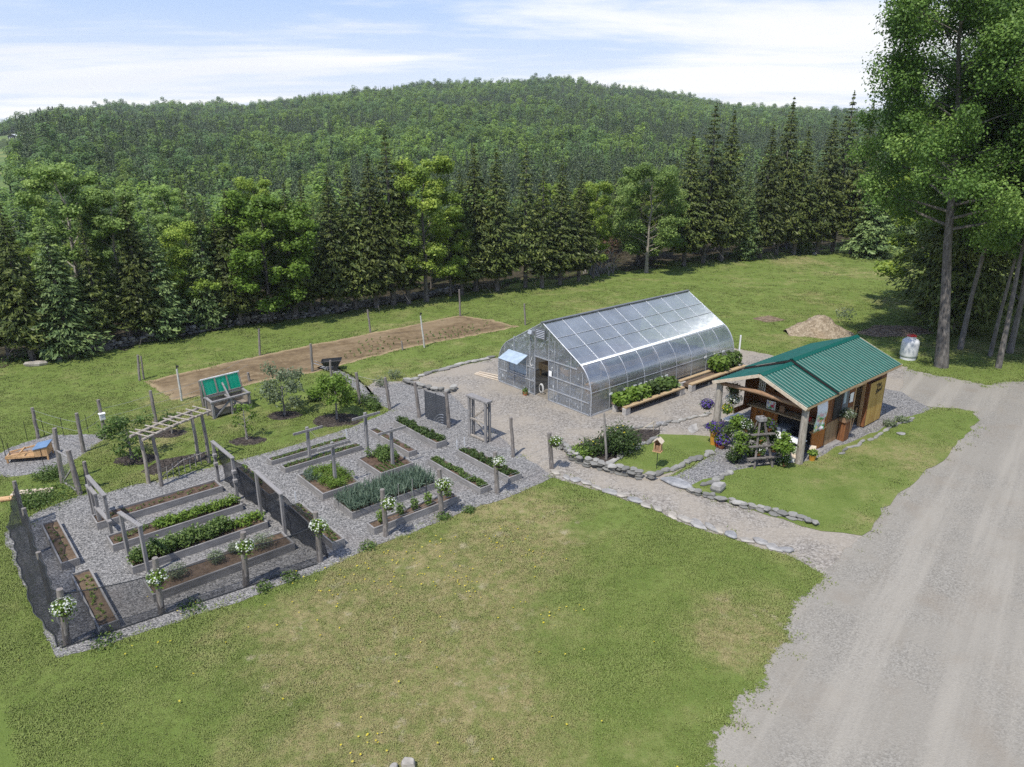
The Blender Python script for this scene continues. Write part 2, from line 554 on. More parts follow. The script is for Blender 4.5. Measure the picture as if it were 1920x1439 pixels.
    for nm, lo, hi in (("net", 0.56, 0.8), ("net_thin", 0.34, 0.56), ("net_doubled", 0.66, 0.88)):
        b = NB(nm)
        n = b.noise(b.obj(), 1.1, 4, 0.6)
        b.out(b.mixs(b.rng(n, 0.3, 0.7, lo, hi), b.transp(), b.bsdf((0.018, 0.02, 0.024), 0.8, spec=0.2)))
    b = NB("wire_mesh")
    o = b.obj()
    v = b.math('MAXIMUM', b.math('GREATER_THAN', b.math('FRACT', b.math('MULTIPLY', b.n("TexCoord").outputs["UV"], 1.0)), 2.0), 0.09)
    b.out(b.mixs(0.16, b.transp(), b.bsdf((0.42, 0.42, 0.40), 0.5, 0.4)))
    b = NB("green_plastic")
    c = b.mix(b.noise(b.obj(), 3), (0.0, 0.22, 0.15), (0.01, 0.36, 0.25))
    tr = b.n("BsdfTranslucent")
    b.put(tr.inputs[0], (0.02, 0.68, 0.46))
    b.out(b.mixs(0.55, b.bsdf(c, 0.25, spec=0.5), tr.outputs[0]))
    b = NB("banner_print")
    o = b.obj()
    sx = b.n("SeparateXYZ")
    b.put(sx.inputs[0], o)
    low = b.rng(sx.outputs[2], 1.95, 1.5)
    cells = b.voro(o, 9)
    sc3 = b.n("SeparateColor")
    b.put(sc3.inputs[0], cells)
    fl = b.ramp(sc3.outputs[0], [(0.0, (0.05, 0.22, 0.05)), (0.3, (0.10, 0.36, 0.09)), (0.5, (0.74, 0.76, 0.80)), (0.66, (0.55, 0.05, 0.12)), (0.82, (0.80, 0.72, 0.30)), (1.0, (0.30, 0.25, 0.55))])
    c = b.mix(b.math('MULTIPLY', low, b.rng(sc3.outputs[1], 0.15, 0.3)), (0.70, 0.72, 0.78), fl)
    b.out(b.bsdf(c, 0.6))

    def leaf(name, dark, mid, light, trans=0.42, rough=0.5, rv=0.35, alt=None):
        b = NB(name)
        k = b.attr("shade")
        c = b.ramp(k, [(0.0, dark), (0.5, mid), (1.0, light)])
        if alt:
            pat = b.rng(b.noise(b.map(b.pos(), (.011, .011, 0)), 1.0, 4, .6), .4, .6, -.35, .35)
            c = b.mix(b.math('ADD', b.rng(b.rand(), 0.15, 0.85), pat, True), c, b.ramp(k, [(0.0, alt[0]), (0.5, alt[1]), (1.0, alt[2])]))
        hs = b.n("HueSaturation")
        b.put(hs.inputs["Value"], b.rng(b.rand(), 0, 1, 1 - rv, 1 + rv, False))
        b.put(hs.inputs["Color"], c)
        c = hs.outputs[0]
        tr = b.n("BsdfTranslucent")
        b.put(tr.inputs[0], c)
        b.out(b.mixs(trans, b.bsdf(c, rough, spec=0.25), tr.outputs[0]))

    leaf("leaf_maple", (0.074, 0.132, 0.019), (0.154, 0.255, 0.036), (0.249, 0.371, 0.063), rv=0.12)
    leaf("leaf_broad", (0.104, 0.167, 0.029), (0.228, 0.321, 0.053), (0.432, 0.505, 0.092), rv=0.2)
    leaf("leaf_poplar", (0.110, 0.185, 0.047), (0.237, 0.347, 0.089), (0.435, 0.551, 0.172), rv=0.2)
    leaf("leaf_big", (0.058, 0.117, 0.026), (0.135, 0.237, 0.047), (0.283, 0.410, 0.101), rv=0.12)
    leaf("needle_spruce", (0.028, 0.049, 0.015), (0.079, 0.107, 0.027), (0.157, 0.182, 0.044), trans=0.12, rv=0.25)
    leaf("needle_fir", (0.046, 0.087, 0.036), (0.122, 0.186, 0.063), (0.248, 0.323, 0.109), trans=0.12, rv=0.2)
    leaf("far_broad", (0.141, 0.229, 0.043), (0.253, 0.386, 0.068), (0.416, 0.560, 0.104), rv=0.42,
         alt=((0.055, 0.105, 0.035), (0.11, 0.185, 0.06), (0.175, 0.27, 0.09)))
    leaf("far_needle", (0.034, 0.059, 0.028), (0.069, 0.103, 0.043), (0.125, 0.164, 0.067), trans=0.1, rv=0.3)
    leaf("leaf_shrub", (0.047, 0.088, 0.022), (0.105, 0.169, 0.041), (0.209, 0.290, 0.084), rv=0.15)
    leaf("leaf_dark", (0.028, 0.055, 0.015), (0.062, 0.105, 0.028), (0.115, 0.165, 0.05), rv=0.15)
    leaf("leaf_bright", (0.057, 0.109, 0.014), (0.144, 0.236, 0.032), (0.270, 0.374, 0.075), rv=0.12)
    leaf("leaf_silver", (0.079, 0.108, 0.055), (0.166, 0.208, 0.115), (0.302, 0.352, 0.223), rv=0.12)
    leaf("leaf_garlic", (0.05, 0.085, 0.055), (0.115, 0.17, 0.115), (0.23, 0.30, 0.215), rv=0.1)
    leaf("leaf_brown", (0.07, 0.035, 0.022), (0.15, 0.082, 0.052), (0.25, 0.15, 0.105), rv=0.2)
    leaf("petal_white", (0.50, 0.53, 0.42), (0.72, 0.73, 0.68), (0.84, 0.84, 0.80), rv=0.05)
    leaf("petal_purple", (0.045, 0.02, 0.17), (0.09, 0.04, 0.30), (0.20, 0.13, 0.44), rv=0.1)
    leaf("petal_yellow", (0.55, 0.45, 0.03), (0.70, 0.58, 0.05), (0.80, 0.68, 0.12), rv=0.05)
    leaf("petal_red", (0.35, 0.05, 0.02), (0.50, 0.09, 0.03), (0.60, 0.16, 0.06), rv=0.1)


mk_materials()
M = MATS


# ------------------------------------------------------------------ builders
def tag(o, label=None, cat=None, group=None, kind=None):
    if label:
        o['label'] = label
    if cat:
        o['category'] = cat
    if group:
        o['group'] = group
    if kind:
        o['kind'] = kind
    return o


def thing(name, label, cat, loc=(0, 0, 0), rz=0.0, group=None):
    o = bpy.data.objects.new(name, None)
    o.empty_display_size = 0.2
    COL.objects.link(o)
    o.location = loc
    o.rotation_euler = (0, 0, rz)
    return tag(o, label, cat, group)


class MB:
    def __init__(s):
        s.v, s.f, s.sh = [], [], []

    def add(s, vs, fs, shade=None):
        n = len(s.v)
        s.v += [tuple(q) for q in vs]
        s.f += [tuple(i + n for i in q) for q in fs]
        s.sh += [random.random() if shade is None else shade] * len(vs)
        return s

    def box(s, c, d, rz=0.0, rx=0.0, ry=0.0):
        m = Matrix.Translation(c) @ Matrix.Rotation(rz, 4, 'Z') @ Matrix.Rotation(ry, 4, 'Y') @ Matrix.Rotation(rx, 4, 'X')
        vs = [m @ Vector((x * d[0] / 2, y * d[1] / 2, z * d[2] / 2)) for z in (-1, 1) for y in (-1, 1) for x in (-1, 1)]
        return s.add(vs, [(0, 2, 3, 1), (4, 5, 7, 6), (0, 1, 5, 4), (2, 6, 7, 3), (0, 4, 6, 2), (1, 3, 7, 5)])

    def bar(s, p, q, wd, ht=None, up=(0, 0, 1)):
        p, q = Vector(p), Vector(q)
        ht = ht or wd
        d = (q - p).normalized()
        u = Vector(up)
        if abs(d.dot(u)) > 0.98:
            u = Vector((0, 1, 0))
        a = d.cross(u).normalized() * wd / 2
        b = a.cross(d).normalized() * ht / 2
        vs = [e + i * a + j * b for e in (p, q) for j in (-1, 1) for i in (-1, 1)]
        return s.add(vs, [(0, 1, 3, 2), (4, 6, 7, 5), (0, 4, 5, 1), (2, 3, 7, 6), (0, 2, 6, 4), (1, 5, 7, 3)])

    def tube(s, pts, rad, n=7, cap=True, jit=0.0):
        pts = [Vector(p) for p in pts]
        if not isinstance(rad, (list, tuple)):
            rad = [rad] * len(pts)
        vs, fs = [], []
        for i, p in enumerate(pts):
            d = (pts[min(i + 1, len(pts) - 1)] - pts[max(i - 1, 0)]).normalized()
            u = Vector((1, 0, 0)) if abs(d.x) < 0.9 else Vector((0, 1, 0))
            a = d.cross(u).normalized()
            b = d.cross(a)
            for k in range(n):
                t = 2 * math.pi * k / n
                r = rad[i] * (1 + jit * (random.random() - 0.5))
                vs.append(p + r * (math.cos(t) * a + math.sin(t) * b))
        for i in range(len(pts) - 1):
            for k in range(n):
                fs.append((i * n + k, i * n + (k + 1) % n, (i + 1) * n + (k + 1) % n, (i + 1) * n + k))
        if cap:
            fs.append(tuple(range(n - 1, -1, -1)))
            fs.append(tuple((len(pts) - 1) * n + k for k in range(n)))
        return s.add(vs, fs)

    def lathe(s, prof, n=16, c=(0, 0, 0)):
        vs, fs = [], []
        for r, z in prof:
            for k in range(n):
                t = 2 * math.pi * k / n
                vs.append((c[0] + r * math.cos(t), c[1] + r * math.sin(t), c[2] + z))
        for i in range(len(prof) - 1):
            for k in range(n):
                fs.append((i * n + k, i * n + (k + 1) % n, (i + 1) * n + (k + 1) % n, (i + 1) * n + k))
        return s.add(vs, fs)

    def poly(s, vs):
        return s.add(vs, [tuple(range(len(vs)))])

    def prism(s, outline, vec):
        n = len(outline)
        a = [Vector(p) for p in outline]
        b = [p + Vector(vec) for p in a]
        return s.add(a + b, [tuple(range(n - 1, -1, -1)), tuple(range(n, 2 * n))] + [(i, (i + 1) % n, n + (i + 1) % n, n + i) for i in range(n)])

    def stone(s, c, d, rz=0.0, rough=0.25, shade=None):
        """An irregular flattish stone."""
        n = random.randint(6, 8)
        vs, fs = [], []
        lv = ((0.82, -0.5), (1.0, 0.05), (0.8, 0.5))
        ang = [2 * math.pi * (k + random.uniform(-0.3, 0.3)) / n for k in range(n)]
        rr = [1 + random.uniform(-rough, rough) for _ in range(n)]
        m = Matrix.Translation(c) @ Matrix.Rotation(rz, 4, 'Z') @ Matrix.Rotation(random.uniform(-.1, .1), 4, 'X') @ Matrix.Rotation(random.uniform(-.1, .1), 4, 'Y')
        for q, z in lv:
            for k in range(n):
                vs.append(m @ Vector((math.cos(ang[k]) * rr[k] * q * d[0] / 2, math.sin(ang[k]) * rr[k] * q * d[1] / 2, z * d[2])))
        for i in range(2):
            for k in range(n):
                fs.append((i * n + k, i * n + (k + 1) % n, (i + 1) * n + (k + 1) % n, (i + 1) * n + k))
        fs.append(tuple(2 * n + k for k in range(n)))
        fs.append(tuple(range(n - 1, -1, -1)))
        return s.add(vs, fs, shade)

    def build(s, name, mat, parent=None, smooth=False, shade=False, bevel=0.0):
        me = bpy.data.meshes.new(name)
        me.from_pydata(s.v, [], s.f)
        me.update()
        if smooth:
            me.polygons.foreach_set("use_smooth", [True] * len(me.polygons))
            me.set_sharp_from_angle(angle=R(50))
        if shade:
            a = me.attributes.new("shade", 'FLOAT', 'POINT')
            a.data.foreach_set("value", s.sh)
        me.materials.append(M[mat])
        o = bpy.data.objects.new(name, me)
        COL.objects.link(o)
        if parent:
            o.parent = parent
        if bevel:
            b = o.modifiers.new("bevel", 'BEVEL')
            b.width, b.segments = bevel, 1
            b.limit_method = 'ANGLE'
        return o


def npmesh(name, verts, faces, mat, shade=None, parent=None, link=True):
    me = bpy.data.meshes.new(name)
    k = faces.shape[1]
    me.vertices.add(len(verts))
    me.vertices.foreach_set("co", np.ascontiguousarray(verts, np.float32).ravel())
    me.loops.add(faces.size)
    me.loops.foreach_set("vertex_index", np.ascontiguousarray(faces, np.int32).ravel())
    me.polygons.add(len(faces))
    me.polygons.foreach_set("loop_start", np.arange(0, faces.size, k, dtype=np.int32))
    if shade is not None:
        a = me.attributes.new("shade", 'FLOAT', 'POINT')
        a.data.foreach_set("value", np.ascontiguousarray(shade, np.float32))
    me.update(calc_edges=True)
    me.materials.append(M[mat])
    o = bpy.data.objects.new(name, me)
    if link:
        COL.objects.link(o)
    if parent:
        o.parent = parent
    return o


def leaf_arrays(c, size, nrm=None, up=0.5, aspect=0.55, shade=None, long=None, sv=0.3):
    """Diamond leaves: centres c (n,3); normals biased up and along nrm; long = preferred long axis."""
    n = len(c)
    d = rng.normal(size=(n, 3))
    d /= np.linalg.norm(d, axis=1)[:, None]
    d[:, 2] += up
    if nrm is not None:
        d += nrm
    d /= np.linalg.norm(d, axis=1)[:, None] + 1e-9
    a = rng.normal(size=(n, 3)) if long is None else long + 0.35 * rng.normal(size=(n, 3))
    a -= (a * d).sum(1)[:, None] * d
    a /= np.linalg.norm(a, axis=1)[:, None] + 1e-9
    b = np.cross(d, a)
    s = (np.asarray(size) * (1 + sv * rng.uniform(-1, 1, n)))[:, None]
    v = np.stack([c - a * s * 0.5, c + b * s * aspect * 0.5, c + a * s * 0.5, c - b * s * aspect * 0.5], 1).reshape(-1, 3)
    f = np.arange(4 * n).reshape(n, 4)
    if shade is None:
        shade = rng.uniform(0, 1, n)
    return v, f, np.repeat(np.clip(shade, 0, 1), 4)


def leaves(name, mat, c, size, parent=None, link=True, **k):
    v, f, s = leaf_arrays(np.asarray(c, float), size, **k)
    return npmesh(name, v, f, mat, s, parent, link)


def blob(n, r, c=(0, 0, 0), shell=0.55):
    d = rng.normal(size=(n, 3))
    d /= np.linalg.norm(d, axis=1)[:, None]
    q = (shell + (1 - shell) * rng.uniform(0, 1, n) ** 0.6)[:, None]
    return d * q * np.asarray(r) + np.asarray(c), d


def copy_tree(o, parent=None):
    c = o.copy()
    COL.objects.link(c)
    if parent:
        c.parent = parent
    for ch in o.children:
        copy_tree(ch, c)
    return c


# ------------------------------------------------------------------ ground sheets
def ground_sheet():
    na = 288
    rad = np.concatenate([np.arange(0, 40, 2.5), np.arange(40, 140, 4.0), np.geomspace(140, 1500, 62)])
    a = np.linspace(0, 2 * math.pi, na, endpoint=False)
    rr, aa = np.meshgrid(rad[1:], a, indexing='ij')
    x, y = rr * np.cos(aa), rr * np.sin(aa)
    v = np.stack([x, y, g(x, y)], -1).reshape(-1, 3)
    v = np.vstack([v, [[0, 0, 0]]])
    nr = len(rad) - 1
    i, j = np.meshgrid(np.arange(nr - 1), np.arange(na), indexing='ij')
    j2 = (j + 1) % na
    f = np.stack([i * na + j, (i + 1) * na + j, (i + 1) * na + j2, i * na + j2], -1).reshape(-1, 4)
    o = npmesh("ground", v, f, "lawn")
    me = o.data
    import bmesh
    bm = bmesh.new()
    bm.from_mesh(me)
    bm.verts.ensure_lookup_table()
    ctr = bm.verts[len(v) - 1]
    for k in range(na):
        bm.faces.new((ctr, bm.verts[k], bm.verts[(k + 1) % na]))
    for fc in bm.faces:
        fc.smooth = True
        if fc.normal.z < 0:
            fc.normal_flip()
    bm.to_mesh(me)
    bm.free()
    tag(o, kind='structure')


POLY = {}


def sheet(name, mat, px, z, soft=0.25, step=0.5, jit=0.06, world=None):
    """An irregular patch of ground; its rim frays into the lawn."""
    pts = world if world is not None else [W(*p) for p in px]
    out_ = []
    for i, p in enumerate(pts):
        q = pts[(i + 1) % len(pts)]
        n = max(1, int((q - p).length / step))
        for k in range(n):
            r = p.lerp(q, k / n)
            out_.append(Vector((r.x + random.uniform(-jit, jit), r.y + random.uniform(-jit, jit), z)))
    area = sum(a.x * b.y - b.x * a.y for a, b in zip(out_, out_[1:] + out_[:1]))
    if area < 0:
        out_.reverse()
    n = len(out_)
    POLY[name if name not in POLY else name + str(len(POLY))] = np.array([(p.x, p.y) for p in out_])
    outer, inner = [], []
    for i in range(n):
        d = (out_[(i + 1) % n] - out_[i - 1])
        nr = Vector((d.y, -d.x, 0)).normalized()
        outer.append(out_[i] + nr * soft)
        inner.append(out_[i] - nr * soft)
    vs = outer + inner
    fs = [(i, (i + 1) % n, n + (i + 1) % n, n + i) for i in range(n)]
    for t in tessellate_polygon([inner]):
        fs.append(tuple(n + k for k in t))
    me = bpy.data.meshes.new(name)
    me.from_pydata(vs, [], fs)
    a = me.attributes.new("edge", 'FLOAT', 'POINT')
    a.data.foreach_set("value", [0.0] * n + [1.0] * n)
    # cores get a value past any fraying
    for k in range(n, 2 * n):
        a.data[k].value = 1.4
    for k in range(n):
        a.data[k].value = -0.4
    for p in me.polygons:
        if p.normal.z < 0:
            p.flip()
    me.materials.append(M[mat])
    o = bpy.data.objects.new(name, me)
    COL.objects.link(o)
    return tag(o, kind='structure')


ground_sheet()
ROAD = [(1318, 1500), (1345, 1390), (1400, 1310), (1430, 1250), (1470, 1190), (1500, 1130), (1545, 1080), (1520, 1058), (1580, 1000), (1612, 1000), (1640, 950),
        (1700, 892), (1760, 852), (1822, 788), (1816, 772), (1762, 764), (1700, 780), (1600, 800), (1640, 720), (1690, 692), (1760, 706), (1850, 722), (1925, 714), (2150, 716), (2700, 900), (2500, 1560)]
YARD = [(672, 735), (700, 716), (760, 716), (832, 694), (935, 670), (1010, 655), (1372, 652), (1436, 664), (1470, 672), (1700, 688), (1690, 730), (1600, 805), (1430, 880), (1340, 846), (1240, 900), (1300, 924), (1370, 944), (1450, 964), (1545, 992), (1620, 1000),
        (1560, 1060), (1545, 1078), (1480, 1042), (1420, 1026), (1370, 1010), (1290, 985), (1220, 955), (1150, 930), (1100, 915), (1035, 895), (990, 885), (960, 850), (900, 800), (780, 770)]
GARDEN = [(105, 1236), (85, 1190), (60, 1130), (25, 1050), (8, 1000), (40, 985), (68, 962), (150, 930), (200, 924), (252, 910), (312, 899), (395, 877), (445, 864), (520, 845), (600, 820), (660, 802),
          (705, 784), (735, 768), (712, 760), (700, 748), (680, 722), (655, 703), (630, 690), (612, 684), (600, 690), (640, 706), (668, 740), (690, 752), (700, 728), (760, 716), (840, 735), (905, 795), (990, 862), (1038, 895), (960, 932), (850, 968), (740, 1013), (690, 1031), (620, 1063), (530, 1097), (440, 1132), (330, 1167), (200, 1210)]
SHEDG = [(1245, 902), (1340, 852), (1345, 800), (1400, 770), (1600, 720), (1690, 735), (1745, 768), (1705, 788), (1640, 818), (1570, 848), (1540, 866), (1500, 874), (1420, 880), (1385, 885), (1322, 912), (1280, 918)]
TILL = [(270, 716), (323, 750), (375, 744), (477, 718), (588, 699), (636, 687), (755, 655), (973, 613), (921, 600), (862, 592), (695, 625), (485, 667)]
COOP = [(-60, 880), (20, 838), (100, 815), (195, 815), (200, 822), (150, 855), (100, 885), (20, 895)]
sheet("road", "gravel_road", ROAD, 0.004, 0.75, jit=0.2)
sheet("gravel_yard", "gravel_yard", YARD, 0.008, 0.22)
sheet("garden_gravel", "gravel_grey", GARDEN, 0.012, 0.14, jit=0.05)
sheet("shed_gravel", "gravel_grey", SHEDG, 0.016, 0.2)
sheet("tilled_soil", "tilled_soil", TILL, 0.005, 0.4, jit=0.1)
sheet("coop_gravel", "gravel_grey", COOP, 0.004, 0.25, jit=0.1)


def ring(name, mat, cpx, rx, ry, z=0.006, soft=0.15, n=22):
    c = W(*cpx)
    sheet(name, mat, None, z, soft, world=[c + Vector((rx * math.cos(2 * math.pi * k / n), ry * math.sin(2 * math.pi * k / n), 0)) for k in range(n)])


for p, a, b_ in (((255, 862), .85, .55), ((312, 813), .9, .5), ((465, 827), .75, .5), ((534, 779), .8, .6), ((633, 788), 1.15, .85)):
    ring("mulch_ring", "mulch", p, a, b_)
sheet("mulch_bed", "mulch", [(262, 885), (300, 862), (385, 848), (398, 862), (340, 875), (290, 893)], 0.006, 0.1)
sheet("planting_bed", "mulch", [(1062, 845), (1100, 828), (1180, 805), (1235, 806), (1236, 814), (1147, 867), (1085, 866)], 0.016, 0.12)
sheet("dirt_patch", "dirt_patch", [(1408, 598), (1440, 592), (1475, 600), (1440, 606)], 0.006, 0.3)
sheet("dirt_patch", "dirt_patch", [(1605, 625), (1640, 610), (1720, 612), (1755, 625), (1700, 632), (1640, 632)], 0.006, 0.4)
# little lawn with the bird feeder, kept by stone edging
BIRD = [(1148, 868), (1238, 816), (1328, 820), (1341, 838), (1334, 853), (1290, 871), (1238, 890), (1200, 886)]
pts = [W(*p) for p in BIRD]
sheet("feeder_lawn", "lawn", None, 0.02, 0.08, world=pts)
ISL = [(1312, 914), (1385, 887), (1420, 882), (1500, 877), (1540, 868), (1570, 850), (1640, 820), (1706, 790), (1762, 772), (1814, 774), (1822, 788), (1760, 852), (1700, 892), (1640, 950), (1612, 1000), (1545, 988), (1450, 962), (1370, 940)]
sheet("shed_lawn", "lawn", ISL, 0.02, 0.3, jit=0.12)
for nm in ("feeder_lawn", "shed_lawn"):
    pass


def inside(poly, x, y):
    r = np.zeros(len(x), bool)
    n = len(poly)
    for i in range(n):
        x1, y1 = poly[i]
        x2, y2 = poly[(i + 1) % n]
        k = ((y1 > y) != (y2 > y)) & (x < (x2 - x1) * (y - y1) / (y2 - y1 + 1e-12) + x1)
        r ^= k
    return r


# ------------------------------------------------------------------ scattering on one stuff object
PROTO = bpy.data.collections.new("scatter_sources")


def scatter(name, pos, scl, rot, idx, protos, mat=None):
    me = bpy.data.meshes.new(name)
    me.vertices.add(len(pos))
    me.vertices.foreach_set("co", np.ascontiguousarray(pos, np.float32).ravel())
    for an, ar, ty in (("scl", scl, 'FLOAT'), ("rotz", rot, 'FLOAT'), ("pick", idx, 'INT')):
        a = me.attributes.new(an, ty, 'POINT')
        a.data.foreach_set("value", np.ascontiguousarray(ar, np.int32 if ty == 'INT' else np.float32))
    col = bpy.data.collections.new(name + "_sources")
    for k, p in enumerate(protos):
        p.name = "%s_source_%02d" % (name, k)
        col.objects.link(p)
    o = bpy.data.objects.new(name, me)
    COL.objects.link(o)
    ng = bpy.data.node_groups.new(name, 'GeometryNodeTree')
    ng.interface.new_socket("Geometry", in_out='INPUT', socket_type='NodeSocketGeometry')
    ng.interface.new_socket("Geometry", in_out='OUTPUT', socket_type='NodeSocketGeometry')
    a = ng.nodes.new("NodeGroupInput")
    z = ng.nodes.new("NodeGroupOutput")
    ip = ng.nodes.new("GeometryNodeInstanceOnPoints")
    ci = ng.nodes.new("GeometryNodeCollectionInfo")
    ci.inputs["Collection"].default_value = col
    ci.inputs["Separate Children"].default_value = True
    ci.inputs["Reset Children"].default_value = True

    def na(n, t):
        q = ng.nodes.new("GeometryNodeInputNamedAttribute")
        q.data_type = t
        q.inputs[0].default_value = n
        return q.outputs[0]
    cx = ng.nodes.new("ShaderNodeCombineXYZ")
    lk = ng.links.new
    lk(na("rotz", 'FLOAT'), cx.inputs[2])
    lk(a.outputs[0], ip.inputs["Points"])
    lk(ci.outputs[0], ip.inputs["Instance"])
    ip.inputs["Pick Instance"].default_value = True
    lk(na("pick", 'INT'), ip.inputs["Instance Index"])
    lk(cx.outputs[0], ip.inputs["Rotation"])
    lk(na("scl", 'FLOAT'), ip.inputs["Scale"])
    lk(ip.outputs[0], z.inputs[0])
    md = o.modifiers.new("scatter", 'NODES')
    md.node_group = ng
    return tag(o, kind='stuff')


def tuft(n, h, r, mat="grass_blade", lean=0.5, wd=0.012):
    base = rng.normal(size=(n, 2)) * r * 0.5
    ang = rng.uniform(0, 2 * math.pi, n)
    ln = rng.uniform(0.1, lean, n)
    hh = h * rng.uniform(0.5, 1.1, n)
    v, f, s = [], [], []
    for i in range(n):
        dx, dy = math.cos(ang[i]), math.sin(ang[i])
        bx, by = base[i]
        px, py = -dy * wd, dx * wd
        tx, ty = bx + dx * ln[i] * hh[i] * 1.4, by + dy * ln[i] * hh[i] * 1.4
        mx, my = bx + dx * ln[i] * hh[i] * 0.4, by + dy * ln[i] * hh[i] * 0.4
        k = len(v)
        v += [(bx - px, by - py, 0), (bx + px, by + py, 0), (mx + px * .8, my + py * .8, hh[i] * .6), (mx - px * .8, my - py * .8, hh[i] * .6), (tx, ty, hh[i])]
        f += [(k, k + 1, k + 2, k + 3), (k + 3, k + 2, k + 4, k + 4)]
        q = rng.uniform(0, 1)
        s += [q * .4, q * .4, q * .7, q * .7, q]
    f = [x if x[2] != x[3] else x[:3] for x in f]
    me = bpy.data.meshes.new("tuft")
    me.from_pydata(v, [], f)
    a = me.attributes.new("shade", 'FLOAT', 'POINT')
    a.data.foreach_set("value", s)
    me.materials.append(M[mat])
    return bpy.data.objects.new("tuft", me)


def build_grass():
    BARE = [POLY[k] for k in ("road", "gravel_yard", "garden_gravel", "shed_gravel", "tilled_soil", "coop_gravel", "mulch_bed", "planting_bed")] + [v for k, v in POLY.items() if k.startswith("mulch_ring") or k.startswith("dirt_patch")]
    LAWN2 = [POLY["feeder_lawn"], POLY["shed_lawn"]]
    P, S = [], []
    for (x0, x1, y0, y1, dens, sc) in ((-19, 20, 10.5, 21, 190, .9), (-30, 28, 21, 34, 80, .95), (-50, 50, 34, 60, 26, 1.1), (-30, 60, 60, 90, 8, 1.3)):
        n = int((x1 - x0) * (y1 - y0) * dens)
        x, y = rng.uniform(x0, x1, n), rng.uniform(y0, y1, n)
        keep = (np.abs(x / y) < 0.86) & (y < yedge(x / y) + 1.5)
        x, y = x[keep], y[keep]
        # thin where the turf is worn
        bare = np.zeros(len(x), bool)
        for p in BARE:
            bare |= inside(p, x, y)
        for p in LAWN2:
            bare &= ~inside(p, x, y)
        x, y = x[~bare], y[~bare]
        wn = 0.5 + 0.28 * np.sin(x * 1.1 + 2 * np.sin(y * 0.7)) + 0.28 * np.sin(y * 1.3 + 2 * np.sin(x * 0.8))
        k = rng.uniform(0, 1, len(x)) < (0.7 + 0.3 * wn)
        x, y, wn = x[k], y[k], wn[k]
        P.append(np.stack([x, y, np.full(len(x), 0.0)], 1))
        S.append(sc * rng.uniform(0.6, 1.3, len(x)) * (0.75 + 0.45 * wn))
    # a ragged fringe of longer grass along the edges of the gravel and of the road
    for key, d0 in (("road", 0.2), ("gravel_yard", 0.15), ("garden_gravel", 0.12), ("shed_gravel", 0.12), ("tilled_soil", 0.2)):
        q = POLY[key]
        for rep in range(16 if key == "road" else 9 if key != "tilled_soil" else 4):
            o_ = q + rng.normal(size=q.shape) * d0 * (1.5 if key == "road" else 1.6)
            dd = np.abs(o_[:, 0] / np.maximum(o_[:, 1], 1)) < 0.86
            o_ = o_[dd & (o_[:, 1] > 9)]
            bad = np.zeros(len(o_), bool)
            for kk in ("road", "gravel_yard", "garden_gravel", "shed_gravel", "tilled_soil"):
                bad |= inside(POLY[kk], o_[:, 0], o_[:, 1]) & (rng.uniform(0, 1, len(o_)) < ((0.72 if key == 'road' else 0.8) if kk == key else 1.0))
            o_ = o_[~bad]
            P.append(np.column_stack([o_, np.zeros(len(o_))]))
            S.append(rng.uniform(0.8, 1.7, len(o_)))
    P, S = np.vstack(P), np.concatenate(S)
    pr = [tuft(20, 0.036, 0.15, lean=1.0, wd=.009), tuft(17, 0.03, 0.16, lean=1.3, wd=.009), tuft(20, 0.045, 0.13, lean=.9, wd=.009)]
    n = len(P)
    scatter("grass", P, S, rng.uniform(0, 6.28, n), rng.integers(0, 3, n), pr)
    # yellow wildflowers in the lawn
    C = []
    for px, py, r, m in ((910, 1010, 1.1, 26), (980, 1040, 1.0, 16), (780, 1040, 1.0, 30), (700, 1075, 1.2, 34), (860, 1090, .8, 22), (1020, 1150, .7, 18), (870, 1095, .5, 12), (690, 1395, .4, 14), (300, 1180, 1.5, 16), (600, 1110, 1.2, 20), (1000, 1250, 4, 22), (480, 1300, 4, 20)):
        c = W(px, py)
        C.append(np.column_stack([c.x + rng.normal(size=m) * r * .6, c.y + rng.normal(size=m) * r * .6, rng.uniform(0.05, 0.1, m)]))
    C = np.vstack(C)
    tag(leaves("wildflowers", "petal_yellow", C, 0.055, up=3, aspect=0.9), kind='stuff')


build_grass()


